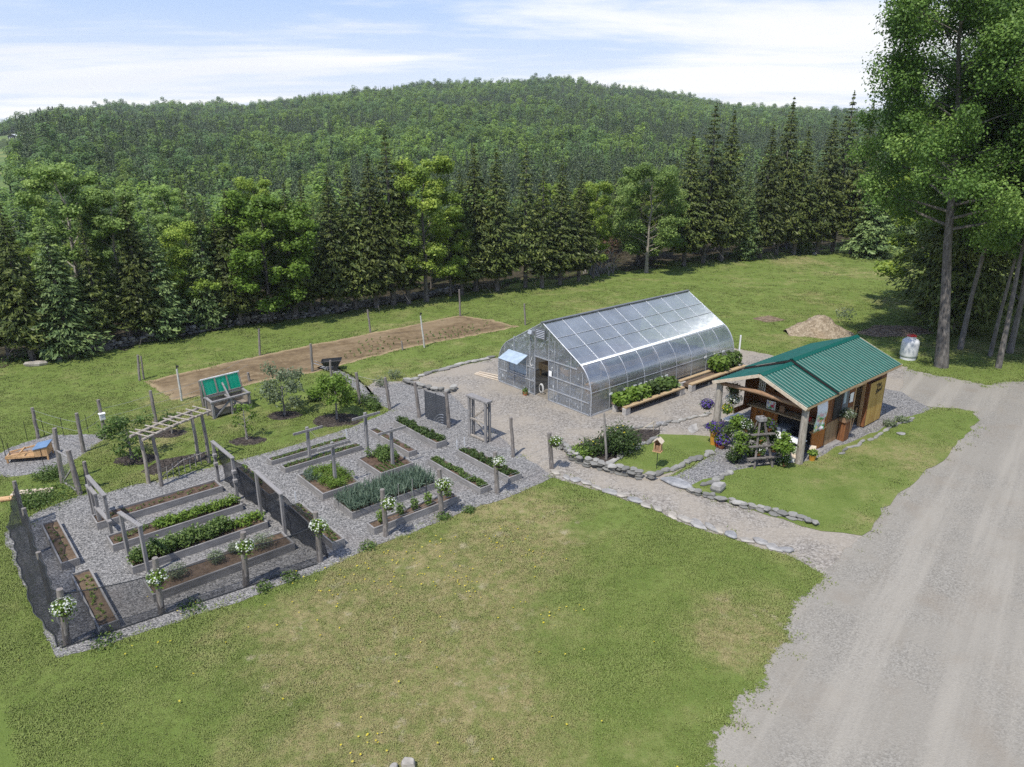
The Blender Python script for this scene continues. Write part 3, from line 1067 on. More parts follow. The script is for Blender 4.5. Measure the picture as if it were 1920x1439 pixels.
# ------------------------------------------------------------------ trees
def conifer_arrays(H, Rr, whorls, per, sprays, base=0.08, droop=0.25, size=0.34, sparse=0.0, tipup=0.12):
    """Layered boughs: each bough is a fan of needle sprays that thins towards the stem."""
    C, Lg, Nn, Sz, Sh = [], [], [], [], []
    for i in range(whorls):
        f = (i + rng.uniform(-.3, .3)) / whorls
        z = H * (base + (1 - base) * f)
        rr = Rr * max(0.025, (1 - f) ** 0.95) * (0.55 if f < 0.08 else 1.0)
        nb = max(3, int(per * (0.55 + 0.45 * (1 - f)) + rng.uniform(-1, 1)))
        a0 = rng.uniform(0, 6.28)
        for k in range(nb):
            if rng.uniform() < sparse:
                continue
            a = a0 + 6.283 * k / nb + rng.uniform(-.35, .35)
            ln = rr * rng.uniform(0.62, 1.22)
            dr = droop * rng.uniform(0.5, 1.5) * (1 - 0.6 * f)
            ns = max(3, int(sprays * (0.35 + 0.65 * (1 - f))))
            t = rng.uniform(0.18, 1.0, ns) ** 0.8
            wob = rng.normal(size=ns) * 0.17 * ln * (0.35 + t * (1.15 - t))
            dx, dy = math.cos(a), math.sin(a)
            x = dx * ln * t - dy * wob
            y = dy * ln * t + dx * wob
            zz_ = z - dr * ln * t + tipup * ln * t * t + rng.normal(size=ns) * 0.05 * ln
            C.append(np.stack([x, y, zz_], 1))
            dirs = np.stack([dx - dy * wob / (ln + .01) * 1.6, dy + dx * wob / (ln + .01) * 1.6, np.full(ns, -dr)], 1)
            Lg.append(dirs)
            Nn.append(np.tile([dx * 0.7, dy * 0.7, 0.75], (ns, 1)))
            Sz.append(np.full(ns, size * (0.55 + 0.55 * (1 - f))))
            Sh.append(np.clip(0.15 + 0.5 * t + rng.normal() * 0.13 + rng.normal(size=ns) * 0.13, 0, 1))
    m = 14
    C.append(np.stack([rng.normal(size=m) * .04, rng.normal(size=m) * .04, H * (1 - rng.uniform(0, .07, m))], 1))
    Lg.append(np.tile([0., 0., 1.], (m, 1)))
    Nn.append(rng.normal(size=(m, 3)))
    Sz.append(np.full(m, size * .7))
    Sh.append(np.full(m, .6))
    return np.vstack(C), np.vstack(Lg), np.vstack(Nn), np.concatenate(Sz), np.concatenate(Sh)


def make_conifer(name, H, Rr, whorls, per, sprays, needle="needle_spruce", dead=14, **k):
    t = thing(name, None, None)
    C, Lg, Nn, Sz, Sh = conifer_arrays(H, Rr, whorls, per, sprays, **k)
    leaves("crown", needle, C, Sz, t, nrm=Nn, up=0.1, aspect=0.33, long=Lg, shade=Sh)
    m = MB()
    m.tube([(0, 0, -0.3), (0, 0, H * .3), (rng.normal() * .05, 0, H * .65), (0, 0, H * .97)], [H * .0135 + .03, H * .0115 + .02, H * .006 + .02, .012], 7)
    for i in range(dead):                              # dead lower limbs
        z = H * rng.uniform(0.04, 0.3)
        a = rng.uniform(0, 6.28)
        ln = rng.uniform(0.4, 0.8) * Rr
        d = Vector((math.cos(a), math.sin(a), 0))
        m.tube([(0, 0, z), tuple(d * ln * .6 + Vector((0, 0, z - .1 * ln))), tuple(d * ln + Vector((0, 0, z - .45 * ln)))], [.022, .014, .005], 4, cap=False)
    m.build("trunk", "trunk_bark", t)
    return t


def skeleton(H, Rr, zb, nl, lean=(0, 0), spread=0.55, top=0.96, low=0.0, thin=1.0):
    """Limbs of a broadleaf tree: list of polylines with radii, and the points where leaves gather."""
    limbs, tips = [], []
    r0 = (0.012 * H + 0.035) * thin
    tr = []
    for i in range(7):
        f = i / 6
        tr.append(Vector((lean[0] * f + rng.normal() * .02 * H * f * .6, lean[1] * f + rng.normal() * .02 * H * f * .6, H * top * f * 0.93)))
    tr[0].z = -0.3
    limbs.append((tr, [r0 * (1.3 if i == 0 else 1 - 0.86 * i / 6) for i in range(7)]))

    def at(f):
        q = min(5, int(f * 6))
        return tr[q].lerp(tr[q + 1], f * 6 - q)
    for k in range(nl):
        f = zb + (0.97 - zb) * (k + rng.uniform(0, .8)) / nl
        p = at(min(f, .99))
        a = 2.4 * k + rng.uniform(-.5, .5)
        u = (f - zb) / (1 - zb)
        env = Rr * (0.55 + 0.75 * math.sin(math.pi * min(1, 0.18 + u * 0.80)) ** 1.0) * 0.78
        env = env * (1 - low) + low * Rr * (1.12 - .72 * u)
        ln = env * rng.uniform(0.75, 1.12)
        rise = spread * ln * (0.45 + 0.75 * u)
        d = Vector((math.cos(a), math.sin(a), 0))
        q1 = p + d * ln * .45 + Vector((0, 0, rise * .55))
        q2 = p + d * ln * .85 + Vector((rng.normal() * .1 * ln, rng.normal() * .1 * ln, rise * .9))
        limbs.append(([p, q1, q2], [r0 * .30 * (1.1 - u), r0 * .17 * (1.1 - u), r0 * .05]))
        tips += [(q2, 1.0), (q1.lerp(q2, .45), .8)]
        for j in range(3):
            b = a + rng.uniform(-1.2, 1.2)
            s = q1.lerp(q2, rng.uniform(0, .8))
            e = s + Vector((math.cos(b), math.sin(b), rng.uniform(-.15, .75))) * ln * rng.uniform(.28, .5)
            limbs.append(([s, e], [r0 * .1, r0 * .03]))
            tips.append((e, .8))
    tips.append((tr[-1], .9))
    tips.append((tr[-1] + Vector((0, 0, H * .04)), .7))
    return limbs, tips


def make_broadleaf(name, H, Rr, zb, nl, n_leaf, size, leaf_mat, bark="trunk_bark", lean=(0, 0), spread=.55, clump=.3, flat=.62, extra=None, n_side=6, low=0.0, thin=1.0):
    t = thing(name, None, None)
    limbs, tips = skeleton(H, Rr, zb, nl, lean, spread, low=low, thin=thin)
    m = MB()
    for p, r in limbs:
        m.tube(p, r, n_side if len(p) > 3 else 5, cap=False)
    if extra:
        extra(m)
    m.build("trunk", bark, t, smooth=True)
    wts = np.array([q for _, q in tips])
    per = np.maximum(6, (n_leaf * wts / wts.sum()).astype(int))
    C, Nn, Sh = [], [], []
    for (p, q), n in zip(tips, per):
        rr = Rr * clump * q * rng.uniform(.75, 1.3)
        pts_, d = blob(n, (rr, rr, rr * flat), p, .25)
        # droop a few leaves under each clump so the outline stays broken
        pts_ += rng.normal(size=(n, 3)) * rr * .2
        C.append(pts_)
        Nn.append(d * 1.1)
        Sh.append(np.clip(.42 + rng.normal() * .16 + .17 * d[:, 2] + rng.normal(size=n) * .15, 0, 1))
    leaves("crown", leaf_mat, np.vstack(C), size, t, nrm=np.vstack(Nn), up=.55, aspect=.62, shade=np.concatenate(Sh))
    return t


# ---- the sources that the wood's individual trees are copied from
SRC = {}
SRC["S1"] = make_conifer("spruce_tree", 11, 2.1, 46, 11, 34, size=.34, base=.13)
SRC["S2"] = make_conifer("spruce_tree", 11, 1.7, 46, 10, 30, droop=.34, sparse=.14, size=.32, base=.15)
SRC["S3"] = make_conifer("spruce_tree", 11, 2.2, 38, 10, 36, droop=.18, base=.18, sparse=.16, size=.34)
SRC["F1"] = make_conifer("fir_tree", 9, 2.2, 42, 12, 40, "needle_fir", dead=6, base=.03, droop=.22, size=.31)
SRC["F2"] = make_conifer("fir_tree", 9, 1.9, 42, 11, 34, "needle_fir", dead=8, base=.04, droop=.14, size=.3)
SRC["M1"] = make_broadleaf("maple_tree", 9, 2.7, .14, 30, 34000, .19, "leaf_maple", clump=.21, spread=.5)
SRC["B1"] = make_broadleaf("broadleaf_tree", 9, 2.2, .20, 26, 26000, .17, "leaf_broad", clump=.25)
SRC["B2"] = make_broadleaf("broadleaf_tree", 10, 2.0, .20, 27, 26000, .17, "leaf_broad", clump=.25, spread=.75)
SRC["P1"] = make_broadleaf("poplar_tree", 11, 1.9, .24, 26, 25000, .155, "leaf_poplar", "pale_log", clump=.24, spread=.9)
SRC["P2"] = make_broadleaf("poplar_tree", 9, 2.9, .16, 32, 36000, .165, "leaf_poplar", "pale_log", clump=.2, spread=.65)
SRC_H = dict(S1=11, S2=11, S3=11, F1=9, F2=9, M1=9, B1=9, B2=10, P1=11, P2=9)
_used = {}


def plant(k, x, y, H, label, cat, group=None, wide=1.0, rz=None, z=None):
    o = SRC[k]
    if k in _used:
        o = copy_tree(o)
    _used[k] = 1
    s = H / SRC_H[k]
    o.location = (x, y, float(g(x, y)) - 0.02 if z is None else z)
    o.rotation_euler = (0, 0, rng.uniform(0, 6.28) if rz is None else rz)
    o.scale = (s * wide, s * wide, s)
    tag(o, label, cat, group)
    return o


# trees that can be told apart: kind, base column and row, top row, spread, label
KEY = [
    ("S1", 20, 672, 395, 1.1, "dark spruce at the far end of the stone wall, cut by the picture's left edge", "spruce"),
    ("F1", 132, 668, 405, 1.15, "broad blue-green fir beside the left end of the stone wall", "fir"),
    ("P1", 168, 640, 292, 1.15, "tall pale-stemmed poplar rising behind the broad blue-green fir", "poplar"),
    ("P1", 245, 636, 345, 1.0, "slim poplar between the blue-green fir and the pointed fir", "poplar"),
    ("F2", 312, 634, 395, 1.1, "pointed fir with a bare lower stem behind the stone wall", "fir"),
    ("B1", 372, 612, 410, 1.0, "loose mid-green tree between the pointed fir and the bright maple", "tree"),
    ("S2", 425, 610, 395, 1.0, "narrow dark spruce just left of the bright maple", "spruce"),
    ("M1", 508, 602, 358, 1.12, "bright yellow-green maple leaning out over the stone wall", "maple"),
    ("S2", 585, 592, 330, 1.0, "slim dark spruce just right of the bright maple", "spruce"),
    ("S1", 668, 580, 306, 1.0, "full dark spruce behind the stone wall, left of the tallest one there", "spruce"),
    ("S3", 738, 572, 243, .9, "tallest dark spruce behind the stone wall, with a thick bare stem", "spruce"),
    ("B2", 800, 566, 285, 1.05, "tall bright broadleaf tree right of the tallest dark spruce", "tree"),
    ("B1", 845, 556, 385, .8, "small round-leaved tree at the right end of the stone wall", "tree"),
    ("S1", 893, 546, 268, 1.0, "brownish full spruce behind the right end of the tilled plot", "spruce"),
    ("S3", 985, 540, 272, .85, "grey-green pointed spruce above the left half of the greenhouse", "spruce"),
    ("S1", 1050, 534, 300, .95, "dark spruce above the middle of the greenhouse roof", "spruce"),
    ("B2", 1112, 522, 335, .8, "light green broadleaf between the dark spruce and the round poplar", "tree"),
    ("P2", 1212, 512, 308, 1.02, "big rounded grey-green poplar above the greenhouse ridge end", "poplar"),
    ("S3", 1318, 494, 192, .85, "very tall double-topped spruce right of the rounded poplar", "spruce"),
    ("F2", 1398, 488, 345, 1.0, "mid-height fir in front of the tall spruces", "fir"),
    ("S1", 1455, 478, 180, .75, "very tall spruce standing above the skyline, middle of three", "spruce"),
    ("F1", 1505, 474, 362, .9, "small fir beside the brush pile at the field's far corner", "fir"),
    ("S3", 1560, 472, 170, .8, "tallest spruce against the sky beside the birch crown", "spruce"),
    ("S1", 632, 586, 322, 1.0, "full dark spruce right of the slim one beside the bright maple", "spruce"),
    ("S1", 706, 577, 286, 1.0, "dark spruce touching the tallest spruce's left side", "spruce"),
    ("S2", 766, 570, 300, 1.0, "narrow dark spruce touching the tallest spruce's right side", "spruce"),
    ("S1", 866, 553, 318, .9, "dark spruce between the small round-leaved tree and the brownish spruce", "spruce"),
    ("S1", 932, 546, 276, 1.0, "dark spruce just right of the brownish full spruce", "spruce"),
    ("S2", 1016, 540, 312, 1.0, "narrow spruce between the grey-green and the dark spruce above the greenhouse", "spruce"),
    ("S1", 1085, 528, 318, .9, "dark spruce left of the light green broadleaf above the greenhouse", "spruce"),
    ("S1", 1282, 499, 246, .95, "dark spruce pressed against the rounded poplar's right side", "spruce"),
    ("S1", 1352, 490, 206, .85, "tall spruce right behind the very tall double-topped one", "spruce"),
    ("S1", 1424, 484, 232, .9, "full spruce left of the middle tall spruce on the skyline", "spruce"),
    ("S1", 1488, 478, 236, .9, "full spruce right of the middle tall spruce on the skyline", "spruce"),
    ("S1", 1532, 476, 216, .9, "full spruce left of the tallest one against the sky", "spruce"),
    ("S2", 1596, 476, 190, .95, "narrow tall spruce right of the tallest one against the sky", "spruce"),
    ("S1", 62, 676, 372, 1.0, "dark spruce between the picture's left edge and the broad blue-green fir", "spruce"),
    ("S2", 196, 654, 398, 1.0, "narrow dark spruce right of the broad blue-green fir", "spruce"),
    ("S1", 276, 640, 366, .95, "dark spruce just left of the pointed bare-stemmed fir", "spruce"),
    ("F2", 396, 616, 372, 1.0, "slim fir between the loose green tree and the narrow spruce by the maple", "fir"),
    ("S1", 452, 610, 352, .95, "dark spruce whose top rises over the maple's left shoulder", "spruce"),
    ("S2", 556, 598, 340, 1.0, "narrow spruce crowding the maple's right side", "spruce"),
    ("F1", 1630, 482, 300, 1.35, "broad low-skirted fir at the field's far corner", "fir"),
]
for k, px, py, ty, wd, lab, cat in KEY:
    p = W(px, py)
    plant(k, p.x, p.y, hgt(px, ty, p), lab, cat, "trees along the wood edge", wd * (1.22 if k[0] == "S" else 1.05))


def fill_wood():
    zones = [(-0.80, -0.45, ["F1", "B1", "P1", "F2", "P1", "S2", "S2"], 8.2, "nearest the hutch", 58),
             (-0.45, -0.12, ["S1", "S2", "F2", "B2", "S2", "S2", "S3"], 8.7, "behind the tilled plot", 60),
             (-0.12, 0.20, ["S1", "S3", "S2", "S2", "B2", "S2", "F2"], 9.4, "behind the greenhouse", 62),
             (0.20, 0.72, ["S2", "S3", "F1", "S2", "F2"], 11.6, "at the field's far corner", 74)]
    words_ = {"S1": ("dark full spruce", "spruce"), "S2": ("narrow dark spruce", "spruce"), "S3": ("open-branched spruce", "spruce"), "F1": ("blue-green fir", "fir"), "F2": ("slender fir", "fir"),
              "M1": ("yellow-green maple", "maple"), "B1": ("mid-green broadleaf tree", "tree"), "B2": ("upright broadleaf tree", "tree"), "P1": ("tall pale-stemmed poplar", "poplar"), "P2": ("spreading grey-green poplar", "poplar")}
    put = [(W(px, py).x, W(px, py).y) for _, px, py, *_r in KEY]
    tall = [(W(px, py), hgt(px, ty, W(px, py))) for k_, px, py, ty, *_r in KEY if k_[0] == "S"]
    for t0, t1, kinds, H, where, n in zones:
        m = 0
        tries = 0
        while m < n and tries < 4000:
            tries += 1
            t = random.uniform(t0, t1)
            row = m / n
            d = 1.2 + 26 * row ** 1.15 + random.uniform(0, 3)
            y = yedge(t) + d
            x = t * y
            if min(math.hypot(x - a, y - b) for a, b in put) < (1.3 if row < .3 else 1.55):
                continue
            put.append((x, y))
            k = random.choice(kinds)
            hh = H * (.8 if t < -.6 else 1.0) * random.uniform(.55, 1.04) * (1.0 if SRC_H[k] > 9.5 or k[0] == "F" else .92)
            if any(abs(x / y - q.x / q.y) < .035 for q, _h in tall):   # lower trees flank the tall spruces
                hh *= .78
            nm, cat = words_[k]
            depth = "front row" if row < .33 else ("middle rows" if row < .7 else "back rows")
            plant(k, x, y, hh, "%s in the %s of the wood %s" % (nm, depth, where), cat, "%s %ss, %s" % (where, cat, nm), random.uniform(.85, 1.1))
            m += 1


fill_wood()


def far_forest():
    protos = []
    for i in range(4):                                # broadleaf crowns
        Hh = 10
        c = []
        for q in range(9):
            cz = Hh * rng.uniform(.3, .9)
            rr = 2.6 * math.sin(math.pi * min(.97, max(.12, cz / Hh * .95)))
            a = rng.uniform(0, 6.28)
            p, d = blob(80, (1.35, 1.35, 1.0), (rr * .6 * math.cos(a), rr * .6 * math.sin(a), cz), .8)
            c.append(p)
        c = np.vstack(c)
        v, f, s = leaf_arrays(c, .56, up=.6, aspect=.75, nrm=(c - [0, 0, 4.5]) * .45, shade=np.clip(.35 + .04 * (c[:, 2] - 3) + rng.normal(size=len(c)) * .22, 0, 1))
        protos.append(npmesh("far_tree", v, f, "far_broad", s, link=False))
    for i in range(3):                                # conifers
        C, Lg, Nn, Sz, Sh = conifer_arrays(11.5, 2.0, 20, 8, 6, size=.75, droop=.3)
        v, f, s = leaf_arrays(C, Sz, nrm=Nn, up=.3, aspect=.5, long=Lg, shade=Sh)
        protos.append(npmesh("far_tree", v, f, "far_needle", s, link=False))
    P, S, I = [], [], []
    n = 0
    y = 80.0
    while y < 985:
        st = 3.0 + 2.3 * min(1, (y - 80) / 400)
        hw = .86 * y
        x = np.arange(-hw, hw, st)
        x = x + rng.uniform(-.45, .45, len(x)) * st
        yy = y + rng.uniform(-.5, .5, len(x)) * st
        t = x / yy
        keep = yy > yedge(t) + 33
        # the cleared farm on the far slope
        keep &= ~((t < np.interp(yy, [200, 330, 400, 560], [-.66, -.625, -.586, -.578])) & (yy > 150) & (yy < 540))
        x, yy = x[keep], yy[keep]
        z = g(x, yy)
        k = np.sin(x * .021 + 1.3 * np.sin(yy * .013)) + np.sin(yy * .03 + x * .008 + 2) + 1.0 * rng.normal(size=len(x))
        con = k > np.interp(yy, [90, 400, 800], [.2, .35, .6])
        I.append(np.where(con, rng.integers(4, 7, len(x)), rng.integers(0, 4, len(x))))
        S.append(np.where(con, rng.uniform(.7, 1.3, len(x)) * np.interp(yy, [400, 850], [1, .72]), rng.uniform(.55, 1.0, len(x)) ** 1.0 * np.where(rng.uniform(0, 1, len(x)) > .8, 1.45, .95)) * np.interp(yy, [90, 300], [.66, 1.0]))
        P.append(np.stack([x, yy, z - .3], 1))
        y += st * .92
    P, S, I = np.vstack(P), np.concatenate(S), np.concatenate(I)
    scatter("forest", P, S, rng.uniform(0, 6.28, len(P)), I, protos)
    return len(P)


print("far trees", far_forest())


def forest_floor():
    ts = np.linspace(-.95, .9, 240)
    ds = np.array([-.6, 0, 1.5, 3, 5, 8, 12, 16, 22, 30, 40])
    vs, ed = [], []
    for t in ts:
        wob = .7 * math.sin(t * 60) + .5 * math.sin(t * 143 + 1)
        for d_ in ds:
            y = float(yedge(t)) + d_ + (wob if d_ < 8 else 0)
            vs.append((t * y, y, float(g(t * y, y)) + (.005 if d_ < 7 else .25)))
            ed.append(0.0 if d_ < -.3 else 1.4)
    n = len(ds)
    fs = [(i * n + j, (i + 1) * n + j, (i + 1) * n + j + 1, i * n + j + 1) for i in range(len(ts) - 1) for j in range(n - 1)]
    m = MB()
    m.add(vs, fs)
    o = m.build("forest_floor", "forest_litter", smooth=True)
    a = o.data.attributes.new("edge", 'FLOAT', 'POINT')
    a.data.foreach_set("value", ed)
    tag(o, kind='structure')


forest_floor()


def understory():
    """Ferns and seedlings along the foot of the wood: nobody could count them."""
    c, sh = [], []
    for t in np.linspace(-.72, .58, 420):
        y = yedge(t) + rng.uniform(-.3, 1.8)
        m = 16
        q, d = blob(m, (.4, .35, .24), (t * y, y, .12), .2)
        c.append(q)
    c = np.vstack(c)
    c[:, 2] = np.abs(c[:, 2])
    keep = np.array([(math.sin(x * 0.9) + math.sin(x * .37 + 1)) > -.5 for x in c[:, 0]])
    tag(leaves("undergrowth", "leaf_shrub", c[keep], .2, up=1.0), kind='stuff')


understory()

# ---- the big trees by the drive
def dead_twigs(m):
    for i in range(16):
        a = rng.uniform(-.9, .9)
        p = Vector((.15, 0, 9.3))
        q = p + Vector((math.cos(a) * 1.0, -.3 + math.sin(a) * .6, rng.uniform(-.5, .9)))
        e = q + Vector((rng.uniform(.2, .8), rng.normal() * .4, rng.uniform(-.6, .6)))
        m.tube([p, q, e], [.035, .02, .006], 4, cap=False)


big = make_broadleaf("poplar_tree", 22, 4.7, .37, 44, 95000, .15, "leaf_big", lean=(-2.3, .4), clump=.2, flat=.85, spread=.45, low=.55, extra=dead_twigs, n_side=10)
p = W(1766, 688)
big.location = p
big.rotation_euler = (0, 0, 0)
tag(big, "huge poplar with a thick grey furrowed trunk beside the grey tank", "poplar", "big trees by the drive")
big2 = make_broadleaf("poplar_tree", 21, 4.4, .36, 40, 95000, .145, "leaf_big", lean=(.3, .3), clump=.23, thin=.48, flat=.85, spread=.55, n_side=8)
for px, py, s, wd, rz, lab in ((1872, 690, .93, 1.05, .8, "leaning pale-stemmed poplar, slimmest of the three trunks by the drive"), (1893, 662, 1.0, 1.1, 2.6, "poplar with a leaning grey trunk, middle of the three by the drive"),
                               (1856, 668, .86, .9, 4.4, "poplar behind the slim pale trunk, partly in its shade"), (1800, 655, 1.0, 1.0, 5.5, "poplar close behind the huge furrowed trunk")):
    o = big2 if px == 1872 else copy_tree(big2)
    p = W(px, py)
    o.location = p
    o.scale = (s * wd, s * wd, s)
    o.rotation_euler = (0, 0, rz)
    tag(o, lab, "poplar", "big trees by the drive")
bigs = make_conifer("spruce_tree", 15, 4.7, 44, 11, 110, base=.08, droop=.3, size=.36, dead=8)
p = W(1782, 618)
bigs.location = p
tag(bigs, "dark spruce with long drooping low boughs behind the huge poplar trunk", "spruce", "big trees by the drive")
for px, py, H, wd, lab in ((1985, 640, 16, 1.0, "tall dark spruce at the picture's right edge, behind the poplars"), (1935, 590, 17, .9, "second dark spruce at the right edge, deeper in the shade")):
    p = W(px, py)
    plant("S1", p.x, p.y, H, lab, "spruce", "big trees by the drive", wd)
for px, py, H, lab in ((1728, 590, 13.5, "leafy broadleaf tree filling the gap left of the huge poplar, before the far field"), (1905, 560, 15, "broadleaf tree behind the leaning trunks"), (1830, 545, 14, "broadleaf tree beyond the drooping spruce")):
    p = W(px, py)
    plant("B2", p.x, p.y, H, lab, "tree", "big trees by the drive", 1.2)
# brush at the wood edge
def brush(px, py, r, n, lab):
    c = W(px, py)
    m = MB()
    for i in range(n):
        a = rng.uniform(0, 6.28)
        e = Vector((math.cos(a) * r * rng.uniform(.3, 1), math.sin(a) * r * .6, rng.uniform(.3, 1.0) * r))
        s = Vector((rng.normal() * r * .3, rng.normal() * r * .3, 0))
        k = s.lerp(e, .5) + Vector((0, 0, .15 * r))
        m.tube([s, k, e], [.05, .03, .01], 4, cap=False)
    o = m.build("brush_pile", "dead_branch")
    o.location = c
    tag(o, lab, "brush pile", "dead brush at the wood edge")


brush(1120, 512, 2.6, 60, "grey heap of dead branches at the foot of the wood, above the greenhouse")
brush(1475, 466, 2.2, 50, "grey brush pile at the field's far corner, between two firs")
c = W(1150, 505)
tp, d = blob(500, (1.4, 1.0, 1.6), (c.x, c.y, 2.0), .2)
o = leaves("dead_shrub", "leaf_brown", tp, .2, None)
tag(o, "reddish-brown dead shrub beside the grey heap of branches", "shrub")


# ------------------------------------------------------------------ stone wall, edging, loose rocks
def stone_wall():
    m = MB()
    path = [(118, 676), (160, 664), (220, 652), (300, 637), (380, 622), (470, 606), (560, 597), (650, 582), (740, 567), (800, 557), (872, 546)]
    pts = [W(*p) for p in path]
    for a, b in zip(pts, pts[1:]):
        n = int((b - a).length / .28)
        for i in range(n):
            p = a.lerp(b, i / n)
            for layer in range(3):
                for s in range(2):
                    if layer == 2 and random.random() < .5:
                        continue
                    sz = random.uniform(.22, .5)
                    m.stone((p.x + random.uniform(-.15, .15), p.y + random.uniform(-.3, .3), .09 + layer * .17 + random.uniform(-.03, .03)),
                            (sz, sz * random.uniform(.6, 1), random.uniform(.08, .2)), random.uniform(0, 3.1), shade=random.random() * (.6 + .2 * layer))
    tag(m.build("stone_wall", "wall_stone", shade=True), "long low tumbled dry-stone wall along the foot of the wood", "stone wall")


stone_wall()


def stone_line(path, label, h=.2, wd=.34, rows=2, step=.3, name="stone_edging", zoff=0.0):
    m = MB()
    pts = [W(*p) for p in path]
    for a, b in zip(pts, pts[1:]):
        n = max(1, int((b - a).length / step))
        dirn = (b - a).normalized()
        nr = Vector((-dirn.y, dirn.x, 0))
        rz = math.atan2(dirn.y, dirn.x)
        for i in range(n):
            p = a.lerp(b, (i + random.uniform(-.2, .2)) / n)
            for k in range(rows):
                sz = random.uniform(.8, 1.5) * step * 1.25
                q = p + nr * random.uniform(-.1, .1)
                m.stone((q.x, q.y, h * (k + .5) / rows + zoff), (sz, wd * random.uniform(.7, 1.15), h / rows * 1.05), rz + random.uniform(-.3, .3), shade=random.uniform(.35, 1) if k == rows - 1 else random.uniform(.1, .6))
    return tag(m.build(name, "wall_stone", shade=True), label, "stone edging")


stone_line([(1052, 835), (1062, 848), (1085, 868), (1115, 876), (1150, 886), (1200, 897), (1236, 900)], "low dry-laid slate wall holding up the planting bed and feeder lawn", .32, .34, 4, .25, "stone_wall")
stone_line([(1298, 924), (1335, 934), (1370, 944), (1410, 954), (1450, 964), (1500, 976), (1543, 988)], "low stone edging between the shed's lawn and the gravel path", .17, .3, 2, .24)
stone_line([(1238, 892), (1290, 870), (1334, 852), (1345, 842)], "stone edging between the feeder lawn and the shed's grey gravel", .12, .34, 1, .36)
stone_line([(1322, 912), (1352, 898), (1385, 885)], "short stone edging where the shed's lawn meets the grey gravel", .1, .26, 1, .32)
stone_line([(1150, 866), (1190, 842), (1236, 818)], "stone edging between planting bed and feeder lawn", .1, .24, 1, .4)
stone_line([(1170, 808), (1230, 800), (1280, 790), (1340, 775)], "loose line of pale stones across the yard gravel toward the shed", .09, .2, 1, .34)
stone_line([(762, 718), (790, 728), (815, 733), (840, 738), (858, 728)], "dark low stone edging beside the grey path at the yard's left end", .22, .3, 2, .3)
stone_line([(775, 712), (832, 693), (880, 681), (935, 668)], "pale flat stone edging along the lawn behind the greenhouse end", .1, .36, 1, .5)
stone_line([(1575, 850), (1620, 830), (1680, 800), (1720, 783)], "low edging stones at the rim of the gravel beside the shed's lawn", .07, .2, 1, .42)


def slab(name, c, d, rz, label, cat="stone", mat="stone", group=None, rough=.22):
    m = MB()
    m.stone((0, 0, d[2] * .5), d, 0, rough)
    o = m.build(name, mat, bevel=.012)
    o.location = c
    o.rotation_euler = (0, 0, rz)
    return tag(o, label, cat, group)


EDGE = [(1042, 888), (1062, 897), (1080, 902), (1100, 907), (1120, 916), (1143, 925), (1166, 930), (1190, 940), (1212, 950), (1234, 957), (1262, 968), (1284, 976), (1308, 986), (1330, 991), (1346, 996), (1372, 1006), (1398, 1014), (1424, 1018), (1450, 1028), (1474, 1034)]
for i, p in enumerate(EDGE):
    c = W(*p)
    lg = random.uniform(.42, .78)
    slab("flat_stone", c, (lg, random.uniform(.3, .42), random.uniform(.06, .12)), R(-48) + random.uniform(-.35, .35),
         "flat slate slab in the edging between the front lawn and the gravel path", group="slate slabs edging the front lawn", rough=.3)
slab("step_stone", W(1268, 909), (1.5, .7, .16), R(-48), "big flat tan stone step between the gravel path and the shed's gravel", "stone step")
slab("rock", W(1345, 921) , (.62, .5, .3), .4, "rounded grey boulder beside the big flat tan step", "rock")
slab("rock", W(766, 1440), (.34, .26, .2), .3, "larger of the two pale rocks at the picture's bottom edge", "rock")
slab("rock", W(738, 1443), (.22, .18, .12), 1.2, "smaller of the two pale rocks at the picture's bottom edge", "rock")
for px, py, s, lab in ((1408, 476, 1.0, "rock nearest the tall spruces in the field corner"), (1428, 474, .7, "small rock between two larger ones in the field corner"), (1508, 466, 1.6, "long flat boulder under the brush pile in the field corner"), (1526, 463, 1.2, "pale boulder right of the long flat one in the field corner"), (1527, 478, .6, "small white rock out on the grass of the field corner")):
    slab("rock", W(px, py), (s, s * .7, s * .35), random.uniform(0, 3), lab, "rock")
slab("rock", W(68, 686), (1.1, .5, .25), .2, "flat pale rock in the grass at the wood's left end", "rock")
slab("step_stone", W(1597, 798), (1.1, .5, .1), UA, "tan flagstone on the gravel below the shed's open doorway", "stone step")
slab("rock", W(1568, 812), (.85, .4, .16), UA, "flat grey stones against the shed wall below the planter", "rock")
slab("flagstone", W(1240, 795), (.7, .5, .05), .6, "square pale flagstone in the gravel beyond the bird feeder", "stone step")
slab("flagstone", W(1300, 805), (1.2, .45, .05), UA + .5, "long pale flagstone in the gravel behind the feeder lawn", "stone step")
slab("rock", W(1690, 815), (.5, .3, .08), .3, "flat brown stone at the gravel's edge right of the weedy tuft", "rock")

# mounds in the field
def mound(name, px, py, rx, ry, h, mat, lab):
    n = 26
    vs, fs = [], []
    for i in range(n):
        for j in range(n):
            u, v = i / (n - 1) * 2 - 1, j / (n - 1) * 2 - 1
            r = math.hypot(u, v)
            r = r * (1 + .12 * math.sin(3 * math.atan2(v, u) + 1) + .08 * math.sin(5 * math.atan2(v, u)))
            k = 1 - max(0, min(1, r)) ** 1.5
            k = k * k * (3 - 2 * k) if k > .75 else k
            hh = h * k * (.86 + .22 * math.sin(u * 5 + 1) * math.cos(v * 4 + u * 2)) + .09 * h * random.random() * min(1, k * 5)
            vs.append((u * rx, v * ry, hh - .03))
    for i in range(n - 1):
        for j in range(n - 1):
            fs.append((i * n + j, (i + 1) * n + j, (i + 1) * n + j + 1, i * n + j + 1))
    m = MB()
    m.add(vs, fs)
    o = m.build(name, mat, smooth=True)
    o.location = W(px, py)
    return tag(o, lab, "dirt pile")


